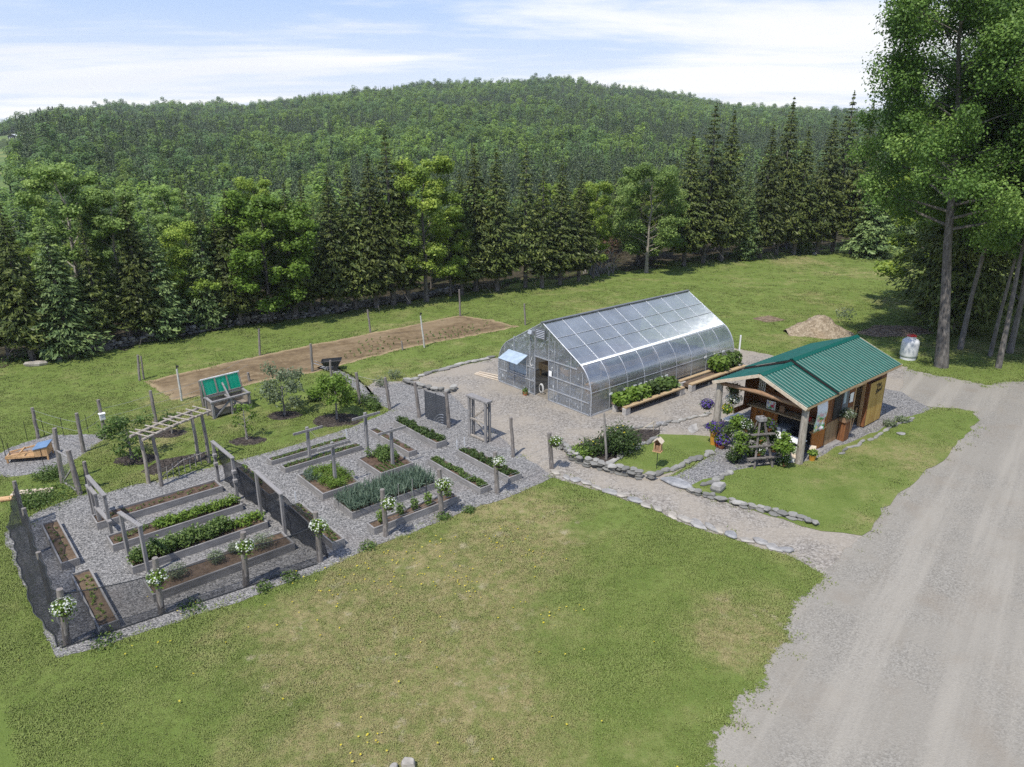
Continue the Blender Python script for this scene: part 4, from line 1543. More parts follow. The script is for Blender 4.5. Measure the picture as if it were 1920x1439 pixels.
mound("dirt_pile", 1532, 623, 2.15, 1.7, 1.05, "dirt_mound", "heap of pale sandy dirt in the field behind the shed")
mound("dirt_pile", 1660, 622, 2.6, 1.4, .55, "dirt_patch", "low brown dirt heap in the tree shade behind the shed")
for q, lab in ((W(1582, 608), "grey leafy weeds growing on top of the sandy dirt heap"), ):
    c_, d_ = blob(160, (.8, .5, .45), (q.x, q.y, .7), .2)
    tag(leaves("weed_clump", "leaf_silver", c_, .16, up=.8), lab, "weeds")


# ------------------------------------------------------------------ raised beds
BEDS = {}


def bed(key, a, b, wid, h, label, side=1):
    """Raised bed: near rim edge from photo points a to b at rim height; `wid` away from it (side: +1 left of a->b)."""
    pa, pb = W(*a, h), W(*b, h)
    d = pb - pa
    k = round((math.atan2(d.y, d.x) - UA) / (math.pi / 2))
    ang = UA + k * math.pi / 2
    ln = d.length
    mid = (pa + pb) / 2
    u = Vector((math.cos(ang), math.sin(ang), 0))
    v = Vector((-u.y, u.x, 0)) * side
    org = mid - u * ln / 2
    org.z = 0
    t = thing("raised_bed", label, "raised bed", org, ang, "raised beds in the gravel garden")
    th = .05
    y = side * wid
    for nm, p, q in (("long", (0, side * th / 2), (ln, side * th / 2)), ("long", (0, y - side * th / 2), (ln, y - side * th / 2)),
                     ("short", (th / 2, side * th), (th / 2, y - side * th)), ("short", (ln - th / 2, side * th), (ln - th / 2, y - side * th))):
        m = MB()
        m.bar((p[0], p[1], h / 2), (q[0], q[1], h / 2), th, h)
        m.build("board", "bed_board", t, bevel=.006)
    m = MB()
    n = 14
    nx = max(6, int(ln / .18))
    ny = max(3, int(wid / .16))
    vs, fs = [], []
    for i in range(nx + 1):
        for j in range(ny + 1):
            vs.append((th + (ln - 2 * th) * i / nx, side * (th + (wid - 2 * th) * j / ny), h - .07 + random.uniform(-.025, .025)))
    for i in range(nx):
        for j in range(ny):
            q = (i * (ny + 1) + j, (i + 1) * (ny + 1) + j, (i + 1) * (ny + 1) + j + 1, i * (ny + 1) + j + 1)
            fs.append(q if side > 0 else q[::-1])
    m.add(vs, fs)
    m.build("soil", "bed_soil", t, smooth=True)
    BEDS[key] = (org, u, v, ln, wid, h)
    return t


def bp(key, fu, fv, z=0.0):
    org, u, v, ln, wid, h = BEDS[key]
    p = org + u * ln * fu + v * wid * fv
    return Vector((p.x, p.y, h - .06 + z))


bed("b1", (181, 982), (417, 911), .72, .26, "long raised bed with tiny seedlings, beside the lawn under the rustic arbour")
bed("b2", (210, 1022), (456, 946), .78, .26, "long raised bed half filled with low green plants inside the netted enclosure")
bed("b3", (246, 1062), (504, 980), .82, .26, "long raised bed of tall leafy plants behind the front one in the netted enclosure")
bed("b4", (285, 1114), (554, 1019), .95, .28, "front raised bed with grey-green shrubs on bare soil inside the netted enclosure")
bed("b5", (114, 1057), (76, 982), .50, .26, "narrow raised bed of dark soil at the back of the net's left side", side=-1)
bed("b6", (184, 1177), (131, 1077), .52, .26, "narrow raised bed of dark soil at the front left corner of the net", side=-1)
bed("b7", (505, 928), (441, 877), .40, .26, "narrow bed just outside the net's far side, beside the lawn", side=-1)
bed("b8", (624, 1018), (538, 948), .45, .26, "narrow bed running past the net's front right corner post", side=-1)
bed("b9", (507, 864), (657, 824), .42, .2, "narrow bed along the orchard lawn, behind the left T-posts")
bed("b10", (532, 877), (682, 837), .45, .22, "narrow seedling bed in front of the one along the orchard lawn")
bed("b11", (606, 926), (556, 890), 1.5, .26, "square bed of bushy carrot tops around the front left T-post", side=-1)
bed("b12", (717, 887), (667, 860), 1.5, .24, "square bed of staked peas and seedling rows around the right T-posts", side=-1)
bed("b13", (660, 962), (819, 905), 1.3, .27, "wide bed crowded with blue-green garlic")
bed("b14", (701, 991), (862, 930), .5, .26, "front narrow bed of staked tomato seedlings facing the lawn")
bed("b15", (770, 847), (687, 806), .42, .24, "nearly empty narrow bed behind the right T-posts", side=-1)
bed("b16", (822, 830), (735, 790), .55, .28, "narrow bed of dark leafy greens nearest the gate", side=-1)
bed("b17", (900, 917), (802, 860), .5, .25, "long narrow bed of low greens between garlic and the marked lettuce bed", side=-1)
bed("b18", (956, 896), (856, 844), .62, .25, "narrow bed of dark lettuces with two white markers at its far end", side=-1)


def patch(name, label, key, fu, fv, n, size, mat, hgt_, cl=1, wid=.12, up=.8, aspect=.6, long=None, cat="plants", jitter=.5):
    """Closely grown crop on a bed, spread in rows of clumps."""
    C, Nn = [], []
    for i in range(cl):
        f = (i + .5 + rng.uniform(-jitter, jitter) * .6) / cl
        p = bp(key, fu[0] + (fu[1] - fu[0]) * f, fv[0] + (fv[1] - fv[0]) * rng.uniform(0, 1))
        hh = hgt_ * rng.uniform(.7, 1.2)
        c, d = blob(n // cl, (wid * rng.uniform(.8, 1.3), wid * rng.uniform(.8, 1.3), hh * .5), (p.x, p.y, p.z + hh * .5), .2)
        C.append(c)
        Nn.append(d * .4)
    o = leaves(name, mat, np.vstack(C), size, nrm=np.vstack(Nn), up=up, aspect=aspect)
    return tag(o, label, cat, kind='stuff')


patch("pea_seedlings", "seedlings", "b1", (.1, .97), (.3, .7), 260, .06, "leaf_shrub", .1, 26, .05)
patch("potato_plants", "greens", "b2", (.33, .98), (.25, .7), 2600, .085, "leaf_bright", .3, 34, .17)
patch("weed_sprouts", "greens", "b2", (.03, .3), (.2, .8), 260, .07, "leaf_shrub", .14, 10, .1)
patch("bean_plants", "greens", "b3", (.03, .72), (.2, .8), 6500, .085, "leaf_shrub", .5, 60, .2)
patch("bean_plants", "greens", "b3", (.72, .99), (.2, .8), 900, .08, "leaf_bright", .32, 14, .15)
patch("sprouts", "sprouts", "b5", (.1, .9), (.2, .8), 130, .055, "leaf_shrub", .05, 16, .05)
patch("sprouts", "sprouts", "b6", (.1, .9), (.2, .8), 260, .06, "leaf_bright", .1, 18, .06)
patch("sprouts", "sprouts", "b7", (.3, .98), (.2, .8), 300, .08, "leaf_bright", .2, 9, .09)
patch("sprouts", "sprouts", "b8", (.02, .98), (.2, .8), 700, .06, "leaf_shrub", .1, 40, .06)
patch("sprouts", "sprouts", "b9", (.02, .98), (.2, .8), 1100, .055, "leaf_shrub", .1, 60, .07)
patch("sprouts", "sprouts", "b10", (.02, .98), (.2, .8), 1300, .055, "leaf_shrub", .12, 60, .07)
patch("carrot_tops", "carrots", "b11", (.08, .97), (.25, .97), 5200, .075, "leaf_bright", .3, 46, .2, aspect=.35)
patch("carrot_tops", "carrots", "b11", (.55, .98), (.05, .35), 1300, .07, "leaf_garlic", .26, 16, .13, aspect=.3)
patch("pea_plants", "peas", "b12", (.45, .97), (.25, .85), 2600, .075, "leaf_shrub", .42, 26, .16)
for r_ in (.12, .24, .36, .48, .6, .72):
    patch("seedling_row", "seedlings", "b12", (.04, .42), (r_, r_ + .03), 200, .05, "leaf_shrub", .07, 22, .04)
patch("dark_greens", "greens", "b16", (.03, .97), (.2, .8), 2600, .1, "leaf_dark", .22, 34, .15)
patch("low_greens", "greens", "b17", (.03, .97), (.2, .8), 2400, .07, "leaf_shrub", .16, 50, .1)
patch("lettuces", "greens", "b18", (.03, .97), (.2, .8), 2600, .085, "leaf_dark", .15, 54, .11)
patch("sprouts", "sprouts", "b15", (.1, .95), (.2, .8), 220, .055, "leaf_shrub", .08, 14, .06)


def garlic():
    C, Lg, S = [], [], []
    for i in range(34):
        for j in range(12):
            p = bp("b13", (i + .5 + rng.uniform(-.3, .3)) / 34, (j + .5 + rng.uniform(-.3, .3)) / 12.5 + .02)
            for k in range(7):
                a = rng.uniform(0, 6.28)
                ln = rng.uniform(.3, .52)
                tl = rng.uniform(.1, .55)
                d = Vector((math.cos(a) * tl, math.sin(a) * tl, 1)).normalized()
                q = p + d * ln * .55
                C.append(q)
                Lg.append(d)
                S.append(ln)
    L_ = np.array(Lg)
    o = leaves("garlic_plants", "leaf_garlic", np.array(C), np.array(S), up=0.0, aspect=.075, long=L_ * 4)
    tag(o, kind='stuff')
    C = []
    for i in range(260):
        p = bp("b13", rng.uniform(.02, .98), rng.uniform(.02, .5), rng.uniform(0, .12))
        C.append(p)
    tag(leaves("straw_mulch", "bed_straw" if "bed_straw" in M else "leaf_brown", np.array(C), .12, up=1.5, aspect=.2), kind='stuff')


garlic()


def shrub(name, label, cat, p, r, h, n, size, mat, group=None, up=.7, petals=None, stem=True, shell=.25, aspect=.55):
    t = thing(name, label, cat, p, 0, group)
    c, d = blob(n, (r, r, h * .5), (0, 0, h * .52), shell)
    c += rng.normal(size=c.shape) * r * .1
    c[:, 2] = np.maximum(c[:, 2], .02)
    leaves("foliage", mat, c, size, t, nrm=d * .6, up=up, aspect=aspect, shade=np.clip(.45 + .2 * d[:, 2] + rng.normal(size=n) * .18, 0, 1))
    if petals:
        pm, pn, ps = petals
        c, d = blob(pn, (r * 1.03, r * 1.03, h * .53), (0, 0, h * .53), .88)
        k = d[:, 2] > -.35
        leaves("blossoms", pm, c[k], ps, t, nrm=d[k] * 2, up=.5, aspect=.9)
    if stem:
        m = MB()
        for i in range(5):
            a = rng.uniform(0, 6.28)
            m.tube([(0, 0, -.03), (math.cos(a) * r * .3, math.sin(a) * r * .3, h * .4), (math.cos(a) * r * .55, math.sin(a) * r * .55, h * .7)], [.012, .008, .003], 4, cap=False)
        m.build("stems", "dead_branch", t)
    return t


for i, (f, fv, r, h, lab) in enumerate(((.2, .55, .3, .42, "grey-green shrub with a rusty base, second from the left end of the front netted bed"), (.47, .6, .26, .38, "grey-green shrub near the middle of the front netted bed"),
                                        (.80, .5, .36, .48, "grey-green shrub at the right end of the front netted bed"), (.62, .8, .24, .34, "small grey shrub at the back of the front netted bed"))):
    shrub("herb_shrub", lab, "shrub", bp("b4", f, fv), r, h, 620, .07, "leaf_silver", "grey-green shrubs in the front netted bed", aspect=.35)
for i, f in enumerate((.12, .34, .5, .66, .9)):
    nm = ("bushy tomato seedling at the left end of the front narrow bed", "tomato seedling on the first stake of the front narrow bed", "middle tomato seedling of the front narrow bed", "yellow-green tomato seedling right of the middle one in the front bed", "tomato seedling at the right end of the front narrow bed")[i]
    t = shrub("tomato_plant", nm, "tomato plant", bp("b14", f, .5), .15, .5, 170, .085, "leaf_bright" if i in (0, 3) else "leaf_shrub", "tomato seedlings in the front narrow bed")
    if i in (1, 2, 3):
        p = bp("b14", f, .62)
        m = MB()
        m.tube([(0, 0, -.1), (0, 0, 1.15)], .014, 6)
        o = m.build("plant_stake", "black_plastic" if i == 3 else "wire")
        o.location = p
        tag(o, ("thin stake beside the first staked tomato seedling", "thin stake beside the middle tomato seedling", "dark stake beside the yellow-green tomato seedling")[i - 1], "stake", "tomato stakes")
for px, py, lab in ((857, 843, "white marker stake at the far left corner of the lettuce bed"), (871, 838, "white marker stake at the far right corner of the lettuce bed"), (650, 822, "white marker at the right end of the bed along the orchard lawn"),
                    (555, 943, "white plastic marker in the gravel between net and carrot bed")):
    m = MB()
    m.box((0, 0, .2), (.05, .012, .46))
    o = m.build("plant_marker", "white_paint")
    o.location = W(px, py)
    o.rotation_euler = (0, 0, UA)
    tag(o, lab, "plant marker")


# ------------------------------------------------------------------ posts
def post(base, top, r=.075, mat="post_bark", label="", name="fence_post", group=None, lean=True, cat="fence post", h=None):
    p = W(*base)
    h = h or hgt(base[0], top[1], p)
    m = MB()
    n = 6
    pts = [(random.uniform(-.012, .012), random.uniform(-.012, .012), -.25 + (h + .25) * i / (n - 1)) for i in range(n)]
    m.tube(pts, [r * (1.12 - .22 * i / (n - 1)) for i in range(n)], 9, jit=.14)
    o = m.build(name, mat, smooth=True)
    o.location = p
    if lean:
        # lean sideways as its top shows
        q = W(top[0], top[1], h)
        dx = (q.x - p.x)
        o.rotation_euler = (0, max(-.09, min(.09, math.atan2(dx, h))), 0)
    tag(o, label, cat, group)
    return o, h


FRONT = [((127, 1208), (112, 1105), "round post at the net's front left corner, a white flower basket on it"),
         ((303, 1150), (290, 1046), "round post of the front net carrying the second white flower basket"),
         ((462, 1098), (455, 998), "round post of the front net carrying the third white flower basket"),
         ((600, 1053), (591, 960), "dark post at the net's front right corner with a white flower basket"),
         ((724, 1005), (717, 918), "grey post between the garlic bed and the front lawn, flower basket on it"),
         ((828, 963), (823, 880), "grey post before the right end of the staked tomato bed"),
         ((932, 925), (928, 848), "dark slim post before the lettuce bed with a flower basket"),
         ((1035, 880), (1029, 812), "grey post where the garden gravel meets the path, basket on its right side")]
GF = "round wooden fence posts around the garden"
for a, b_, lab in FRONT:
    post(a, b_, .085, label=lab, group=GF)
FP = [((72, 822), (60, 765), .07, "leftmost dark fence post, behind the blue-roofed hutch"), ((158, 848), (143, 775), .075, "fence post on the strip of gravel right of the hutch"),
      ((198, 820), (184, 750), .075, "fence post with the white box on it"), ((293, 792), (282, 733), .075, "fence post behind the rustic arbour's left half"),
      ((383, 763), (374, 714), .075, "fence post just left of the green-lidded cold frame"), ((468, 715), (457, 699), .07, "fence post behind the cold frame's right corner"),
      ((262, 714), (258, 666), .06, "left of two posts at the tilled plot's left corner"), ((270, 711), (264, 668), .045, "thin leaning prop beside the post at the plot's left corner"),
      ((487, 667), (485, 617), .06, "fence post on the far side of the tilled plot, left one"), ((695, 624), (689, 581), .06, "fence post on the far side of the tilled plot, middle one"),
      ((863, 593), (861, 543), .06, "fence post on the far side of the tilled plot, right one"), ((985, 610), (983, 570), .06, "lone fence post in the field left of the greenhouse ridge"),
      ((586, 697), (582, 645), .07, "fence post standing in the near edge of the tilled plot"), ((755, 657), (753, 640), .05, "short stub post at the near edge of the tilled plot"),
      ((621, 712), (619, 676), .06, "post right behind the round leafy fruit tree, by the wheelbarrow"), ((541, 702), (539, 691), .05, "stub of a post behind the open-branched fruit tree"),
      ((675, 757), (668, 699), .075, "grey post right of the round leafy fruit tree"), ((731, 768), (722, 708), .075, "grey post alone in the blue-grey gravel"),
      ((786, 783), (778, 717), .08, "grey post left of the dark slatted gate"), ((842, 802), (836, 735), .08, "grey post the dark slatted gate hangs on"),
      ((962, 857), (958, 783), .07, "slim grey post between the wooden gate frame and the path"),
      ((118, 905), (102, 803), .085, "dark post on the left side of the wire-netted side gate"), ((150, 927), (128, 845), .09, "dark stout post on the right side of the wire-netted side gate"),
      ((168, 920), (157, 866), .075, "knotty post with a forked stub right of the side gate")]
for a, b_, r, lab in FP:
    post(a, b_, r, label=lab, group=GF)
for (a, b_), lab in ((((341, 752), (331, 692)), "white-wrapped post with a black tip at the tilled plot's near edge"), (((796, 652), (788, 592)), "white-wrapped post with a black tip at the tilled plot's far half")):
    o, h = post(a, b_, .05, "wrapped_white", lab, "wrapped_post")
    m = MB()
    m.tube([(0, 0, h - .02), (0, 0, h + .25)], [.03, .012], 6)
    m.box((.05, 0, h + .12), (.12, .04, .1))
    m.build("tip", "black_plastic", o)
post((1137, 862), (1130, 775), .045, "dead_branch", "bare crooked stick of a tree in the planting bed beside the round bush", "bare_trunk", cat="bare tree")
# white box on its post, forked stub
p = W(198, 820)
t = thing("meter_box", "small white box strapped to the post behind the leafy bush", "box", (p.x, p.y - .03, 0), UA)
m = MB()
m.box((0.02, -.13, .98), (.2, .16, .26))
m.build("case", "white_paint", t, bevel=.01)
m = MB()
m.box((0.02, -.13, 1.125), (.25, .21, .03))
m.build("lid", "white_paint", t)

# wire and electric strands between the back posts: thin, sagging
def wire(path, hs, label, r=.006, mat="wire", sag=.05):
    m = MB()
    for (a, b_) in zip(path, path[1:]):
        for h in hs:
            pa, pb = W(*a), W(*b_)
            pts = [pa.lerp(pb, k / 6) + Vector((0, 0, h - sag * math.sin(math.pi * k / 6))) for k in range(7)]
            m.tube(pts, r, 4, cap=False)
    return tag(m.build("fence_wire", mat), label, "wire fence")


wire([(72, 822), (158, 848), (198, 820), (293, 792), (383, 763), (468, 715)], (.45, .9, 1.3), "thin wire fence strung along the garden's far side")
wire([(675, 757), (731, 768), (786, 783)], (.5, 1.0, 1.4), "thin wires strung between the three grey posts by the path")
wire([(724, 1005), (828, 963), (932, 925), (1035, 880)], (.55, 1.05), "thin wires strung along the front lawn side of the garden")
wire([(842, 802), (885, 828)], (1.35,), "thin wire from slatted gate to wooden gate frame")


# white flower baskets on the front posts
def basket(loc, label, r=.27, petal="petal_white", leafm="leaf_bright", np_=150, group="white flower baskets on the front posts", n=420, hook=True, ps=.05):
    t = thing("flower_basket", label, "flower basket", loc, rng.uniform(0, 6), group)
    r *= rng.uniform(.82, 1.12)
    np_ = int(np_ * rng.uniform(.6, 1.1))
    c, d = blob(n, (r * rng.uniform(.85, 1.15), r, r * rng.uniform(.5, .7)), (0, 0, .06), .3)
    c += rng.normal(size=c.shape) * .03
    tl = rng.uniform(0, 1, n) < .16
    c[tl, 2] -= rng.uniform(.05, .26, tl.sum())
    leaves("foliage", leafm, c, .075, t, nrm=d * .8, up=.6)
    c, d = blob(np_, (r * 1.05, r * 1.05, r * .68), (0, 0, .07), .9)
    k = d[:, 2] > -.45
    leaves("blossoms", petal, c[k], ps, t, nrm=d[k] * 2, up=.7, aspect=.95)
    m = MB()
    m.lathe([(.02, -.17), (r * .5, -.16), (r * .62, -.02), (r * .6, 0)], 14)
    m.build("pot", "basket_rim", t, smooth=True)
    return t


BK = [((119, 1141), "white flower basket on the net's front left corner post"), ((295, 1085), "white flower basket on the second post of the front net"), ((460, 1027), "white flower basket in front of the shrub bed, third along the net"),
      ((598, 988), "white flower basket on the net's front right corner post"), ((729, 946), "white flower basket before the garlic bed's left half"), ((832, 910), "white flower basket before the garlic bed's right end"),
      ((936, 868), "white flower basket hanging over the lettuce bed"), ((1042, 829), "sparse white flower basket on the post beside the planting bed's stone wall")]
for ((a, b_, l_), (bpx, lab)) in zip(FRONT, BK):
    p = W(*a)
    h = hgt(bpx[0], bpx[1], p + Vector((0, -.18, 0)))
    q = W(bpx[0], bpx[1], h)
    basket((q.x, q.y, h), lab, .25 if bpx[0] > 1000 else .29, np_=80 if bpx[0] > 1000 else 190)


# ------------------------------------------------------------------ black netting round the berry beds
def netting(label, tops, foots, folds=.03, sag=.12, name="garden_netting", mat="net"):
    t = thing(name, label, "netting")
    NU, NV = 10, 12
    rope, foot = MB(), MB()
    vs, fs = [], []
    seg = len(tops) - 1
    cols = seg * NU + 1
    for i in range(cols):
        k = min(seg - 1, i // NU)
        f = (i - k * NU) / NU
        a = Vector(tops[k]).lerp(Vector(tops[k + 1]), f)
        a.z -= sag * 4 * f * (1 - f)
        b = Vector(foots[k]).lerp(Vector(foots[k + 1]), f)
        for j in range(NV + 1):
            q = a.lerp(b, j / NV)
            w_ = folds * math.sin(i * 1.7 + j * .9) + folds * .6 * math.sin(i * .6 + j * 1.9)
            q += Vector((w_, w_ * .6, 0))
            vs.append(q)
        rope_p = vs[-(NV + 1)]
        if i:
            rope.tube([prev, rope_p], .014, 5, cap=False)
            foot.tube([prevb, vs[-1]], .018, 5, cap=False)
        prev, prevb = rope_p, vs[-1]
    for i in range(cols - 1):
        for j in range(NV):
            fs.append((i * (NV + 1) + j, (i + 1) * (NV + 1) + j, (i + 1) * (NV + 1) + j + 1, i * (NV + 1) + j + 1))
    m = MB()
    m.add(vs, fs)
    m.build("net", mat, t, smooth=True)
    rope.build("top_rope", "black_plastic", t)
    foot.build("hem", "black_plastic", t)
    return t


NL = [((47, 985), (28, 902)), ((66, 1040), (55, 992)), ((95, 1130), (84, 1040)), ((127, 1208), (112, 1105))]
tops, foots = [], []
for (a, b_) in NL:
    p = W(*a)
    tops.append((p.x, p.y, 1.6))
    foots.append((p.x - .5, p.y - .1, .03))
foots[-1] = (W(127, 1208).x - .15, W(127, 1208).y - .12, .03)
netting("black netting sagging along the left side of the berry enclosure", tops, foots)
for (a, b_), lab in zip(NL[:3], ("dark corner post at the back of the left netting", "post in the middle of the left netting", "post of the left netting nearest its front corner")):
    post(a, b_, .07, "post_bark", lab, group=GF, h=1.62, lean=False)
tops = [(*W(*a)[:2], 1.22 if i else 1.5) for i, (a, b_, l_) in enumerate(FRONT[:4])]
foots = [(W(*a).x - .02, W(*a).y - .16, .03) for a, b_, l_ in FRONT[:4]]
netting("black netting with a drooping top rope along the front of the berry enclosure", tops, foots, .02, .06, mat="net_thin")
RT = [((410, 905), (394, 830)), ((446, 938), (431, 856)), ((490, 966), (480, 888)), ((536, 1012), (527, 919)), ((600, 1053), (591, 960))]
tops, foots = [], []
for i, (a, b_) in enumerate(RT):
    p = W(*a)
    tops.append((p.x + .05, p.y + .1, 1.5 if i < 4 else 1.45))
    foots.append((p.x + .2, p.y + .16, .03))
netting("black netting hung behind the right-side berry trellises", tops, foots, .03, .1, mat="net_doubled")


# trellis frames at the bed ends
def frame_trellis(a, b_, label, h=1.62, rails=(), blocks=False, group="board trellis frames at the bed ends"):
    pa, pb = W(*a), W(*b_)
    d = pb - pa
    t = thing("berry_trellis", label, "trellis", pa, math.atan2(d.y, d.x), group)
    ln = d.length
    for x in (0, ln):
        m = MB()
        m.box((x, 0, h / 2 - .1), (.1, .1, h + .2))
        m.build("post", "weathered_wood", t, bevel=.008)
    m = MB()
    m.box((ln / 2, 0, h + .03), (ln + .16, .13, .055))
    m.build("top_rail", "weathered_wood", t, bevel=.006)
    for z in rails:
        m = MB()
        m.box((0.05, -.02, z), (.1, .62, .09), rz=.0)
        m.build("cross_arm", "weathered_wood", t, bevel=.006)
    if blocks:
        for x in (0, ln):
            for z in (.8, 1.15):
                m = MB()
                m.box((x + .09, -.03, z), (.14, .14, .12))
                m.build("block", "weathered_wood", t, bevel=.01)
    return t


frame_trellis(RT[0][0], RT[1][0], "trellis frame with pale blocks at the far right corner of the berry enclosure", blocks=True)
frame_trellis(RT[2][0], RT[3][0], "tall trellis frame at the right ends of the two front netted beds")
frame_trellis((181, 970), (211, 1008), "trellis frame at the left ends of the two back netted beds", 1.5)
frame_trellis((243, 1052), (279, 1078), "trellis frame at the left ends of the two front netted beds", 1.62)
for a, b_, z, lab in (((176, 968), (190, 985), 1.12, "short low rail across the upper left bed end"), ((188, 985), (212, 1012), .62, "short lower rail before the left trellis frame")):
    pa, pb = W(*a), W(*b_)
    d = pb - pa
    t = thing("low_trellis", lab, "trellis", pa, math.atan2(d.y, d.x))
    for x in (0, d.length):
        m = MB()
        m.box((x, 0, z / 2), (.09, .09, z))
        m.build("post", "weathered_wood", t)
    m = MB()
    m.box((d.length / 2, 0, z + .035), (d.length + .14, .12, .06))
    m.build("top_rail", "weathered_wood", t)


def tpost(base, topy, lab, arm=.62):
    p = W(*base)
    h = hgt(base[0], topy, p)
    t = thing("trellis_post", lab, "trellis post", p, UA, "T-shaped trellis posts in the square beds")
    m = MB()
    m.box((0, 0, h / 2 - .1), (.11, .11, h + .2))
    m.build("post", "weathered_wood", t, bevel=.01)
    m = MB()
    m.box((0, -.085, h - .12), (arm * 2, .05, .1))
    m.build("cross_arm", "weathered_wood", t, bevel=.006)
    return t, h


tpost((582, 868), 801, "T-shaped post at the end of the left trellis, above the seedling bed")
tpost((630, 915), 829, "T-shaped post standing in the carrot bed")
tpost((690, 856), 774, "T-shaped post at the back of the pea bed")
tpost((737, 880), 801, "T-shaped post at the front of the pea bed")
wire([(582, 868), (630, 915)], (1.5,), "wire between the two left T-shaped posts", .005)
wire([(690, 856), (737, 880)], (1.5, .3), "wires between the two right T-shaped posts", .005)
# netting of string on the pea trellis
# ------------------------------------------------------------------ rustic arbour
a0, a1 = W(303, 912), W(392, 868)
d = a1 - a0
LA = d.length
t = thing("rustic_arbour", "rustic pole arbour with a ladder top over the orchard lawn", "arbour", a0, math.atan2(d.y, d.x))
for x, y in ((0, 0), (LA, 0), (-.05, .62), (LA + .02, .6)):
    m = MB()
    m.tube([(x, y, -.2), (x + .03, y, 1.0), (x - .02, y, 2.02)], [.075, .065, .06], 8, jit=.15)
    m.build("pole", "post_bark" if y == 0 else "pale_log", t, smooth=True)
for y in (-.02, .62):
    m = MB()
    m.tube([(-.45, y, 2.04), (LA * .5, y + .03, 2.08), (LA + .4, y, 2.05)], [.06, .055, .05], 8, jit=.15)
    m.build("beam", "pale_log", t, smooth=True)
for i in range(9):
    x = -.3 + (LA + .6) * i / 8
    m = MB()
    m.tube([(x, -.2, 2.13), (x + random.uniform(-.1, .1), .85, 2.13)], .028, 6)
    m.build("rung", "pale_log", t, smooth=True)
m = MB()
m.tube([(0.1, 0, .35), (LA * .5, .1, .55), (LA, 0, .5)], .02, 5)
for i in range(7):
    x = .3 + i * (LA - .4) / 7
    m.tube([(x, 0, .1), (x + .1, .1, .6)], .015, 5)
m.build("side_rails", "dead_branch", t)
# a low bent rod trellis on the mulch under it
p = W(300, 890)
t = thing("low_trellis", "dark bent-rod trellis lying over the mulch strip under the arbour", "trellis", p, UA - .12)
m = MB()
for z in (.22, .4):
    m.tube([(0, 0, z * .4), (.8, .05, z), (1.8, .1, z + .05), (2.7, .05, z * .7)], .016, 5)
m.build("rail", "black_plastic", t)
for i in range(8):
    m = MB()
    m.tube([(.25 + i * .32, .05, 0), (.2 + i * .32, .08, .5)], .013, 5)
    m.build("rod", "black_plastic", t)


# ------------------------------------------------------------------ orchard trees and bushes
def sapling(px, py, ty, r, n, mat, lab, size=.12, zb=.2, spread=.7, name="fruit_tree"):
    p = W(px, py)
    h = hgt(px, ty, p)
    t = make_broadleaf(name, h, r, zb, 11, n, size, mat, "dead_branch", clump=.36, spread=spread, flat=.8)
    t.location = p
    return tag(t, lab, "fruit tree", "young fruit trees in mulch rings")


sapling(247, 860, 788, .85, 1700, "leaf_shrub", "leafy young fruit tree left of the rustic arbour", .12, .12)
sapling(534, 778, 700, .95, 2300, "leaf_silver", "open-branched dull green fruit tree right of the cold frame", .12, .22)
sapling(632, 786, 708, .9, 2600, "leaf_bright", "round-headed bright green fruit tree on a bare stem", .13, .38, .5)
sapling(463, 824, 756, .5, 420, "leaf_bright", "thin yellow-green sapling right in front of the cold frame", .1, .3)
sapling(323, 813, 775, .35, 160, "leaf_shrub", "tiny sapling seen through the rustic arbour", .1, .3)
for px, py, r, h, mat, lab in ((660, 752, .55, .5, "leaf_bright", "low yellow-green bush behind the round-headed fruit tree"), (690, 758, .6, .5, "leaf_dark", "low dark green bush at the orchard lawn's right tip"),
                               (592, 752, .4, .6, "leaf_dark", "dark bush just left of the round-headed fruit tree"), (700, 768, .4, .4, "leaf_shrub", "small bush in front of the lone grey post")):
    shrub("bush", lab, "bush", W(px, py), r, h, 560, .1, mat)
for px, py, r, h, mat, lab in ((95, 895, .6, .35, "leaf_shrub", "weedy green clump in front of the hutch"), (90, 935, 1.2, .35, "leaf_shrub", "rank weeds between side gate and left netting"), (60, 945, .7, .3, "leaf_shrub", "weeds at the back corner of the left netting")):
    shrub("weed_clump", lab, "weeds", W(px, py), r, h, 900, .09, mat, stem=False)
for px, py, lab in ((740, 690 + 20, "grey flowering stalks in the stony border by the path"), (715, 724, "low grey herb in the stony border")):
    shrub("herb_shrub", lab, "shrub", W(px, py), .45, .5, 260, .09, "leaf_silver", stem=True)
for px, py, r in ((360, 1140, .4), (495, 1105, .3), (690, 1028, .3), (832, 972, .28), (880, 960, .22), (200, 1205, .45), (545, 1085, .3)):
    shrub("weed_clump", "green weed tuft in the gravel margin beside the front lawn", "weeds", W(px, py), r, .18, 200, .08, "leaf_shrub", "weed tufts along the front gravel margin", stem=False)


# ------------------------------------------------------------------ cold frame with a green lid
p = W(402, 786)
q = W(470, 767)
d = q - p
LC = d.length
t = thing("cold_frame", "waist-high grey wooden cold frame with its green plastic lid propped open", "cold frame", p, math.atan2(d.y, d.x))
DC, HF, HB = .62, .8, .86
for x in (0, LC * .5, LC):
    m = MB()
    m.box((x, 0, HF / 2 - .05), (.1, .1, HF + .1))
    m.build("leg", "weathered_wood", t, bevel=.01)
for x in (0, LC):
    m = MB()
    m.box((x, DC, HB / 2 - .05), (.1, .1, HB + .1))
    m.build("leg", "weathered_wood", t, bevel=.01)
m = MB()
m.bar((-.08, 0, HF), (LC + .08, 0, HF), .12, .07)
m.bar((-.08, DC, HB), (LC + .08, DC, HB), .1, .07)
m.bar((0, 0.06, HF), (0, DC - .05, HB), .1, .07)
m.bar((LC, 0.06, HF), (LC, DC - .05, HB), .1, .07)
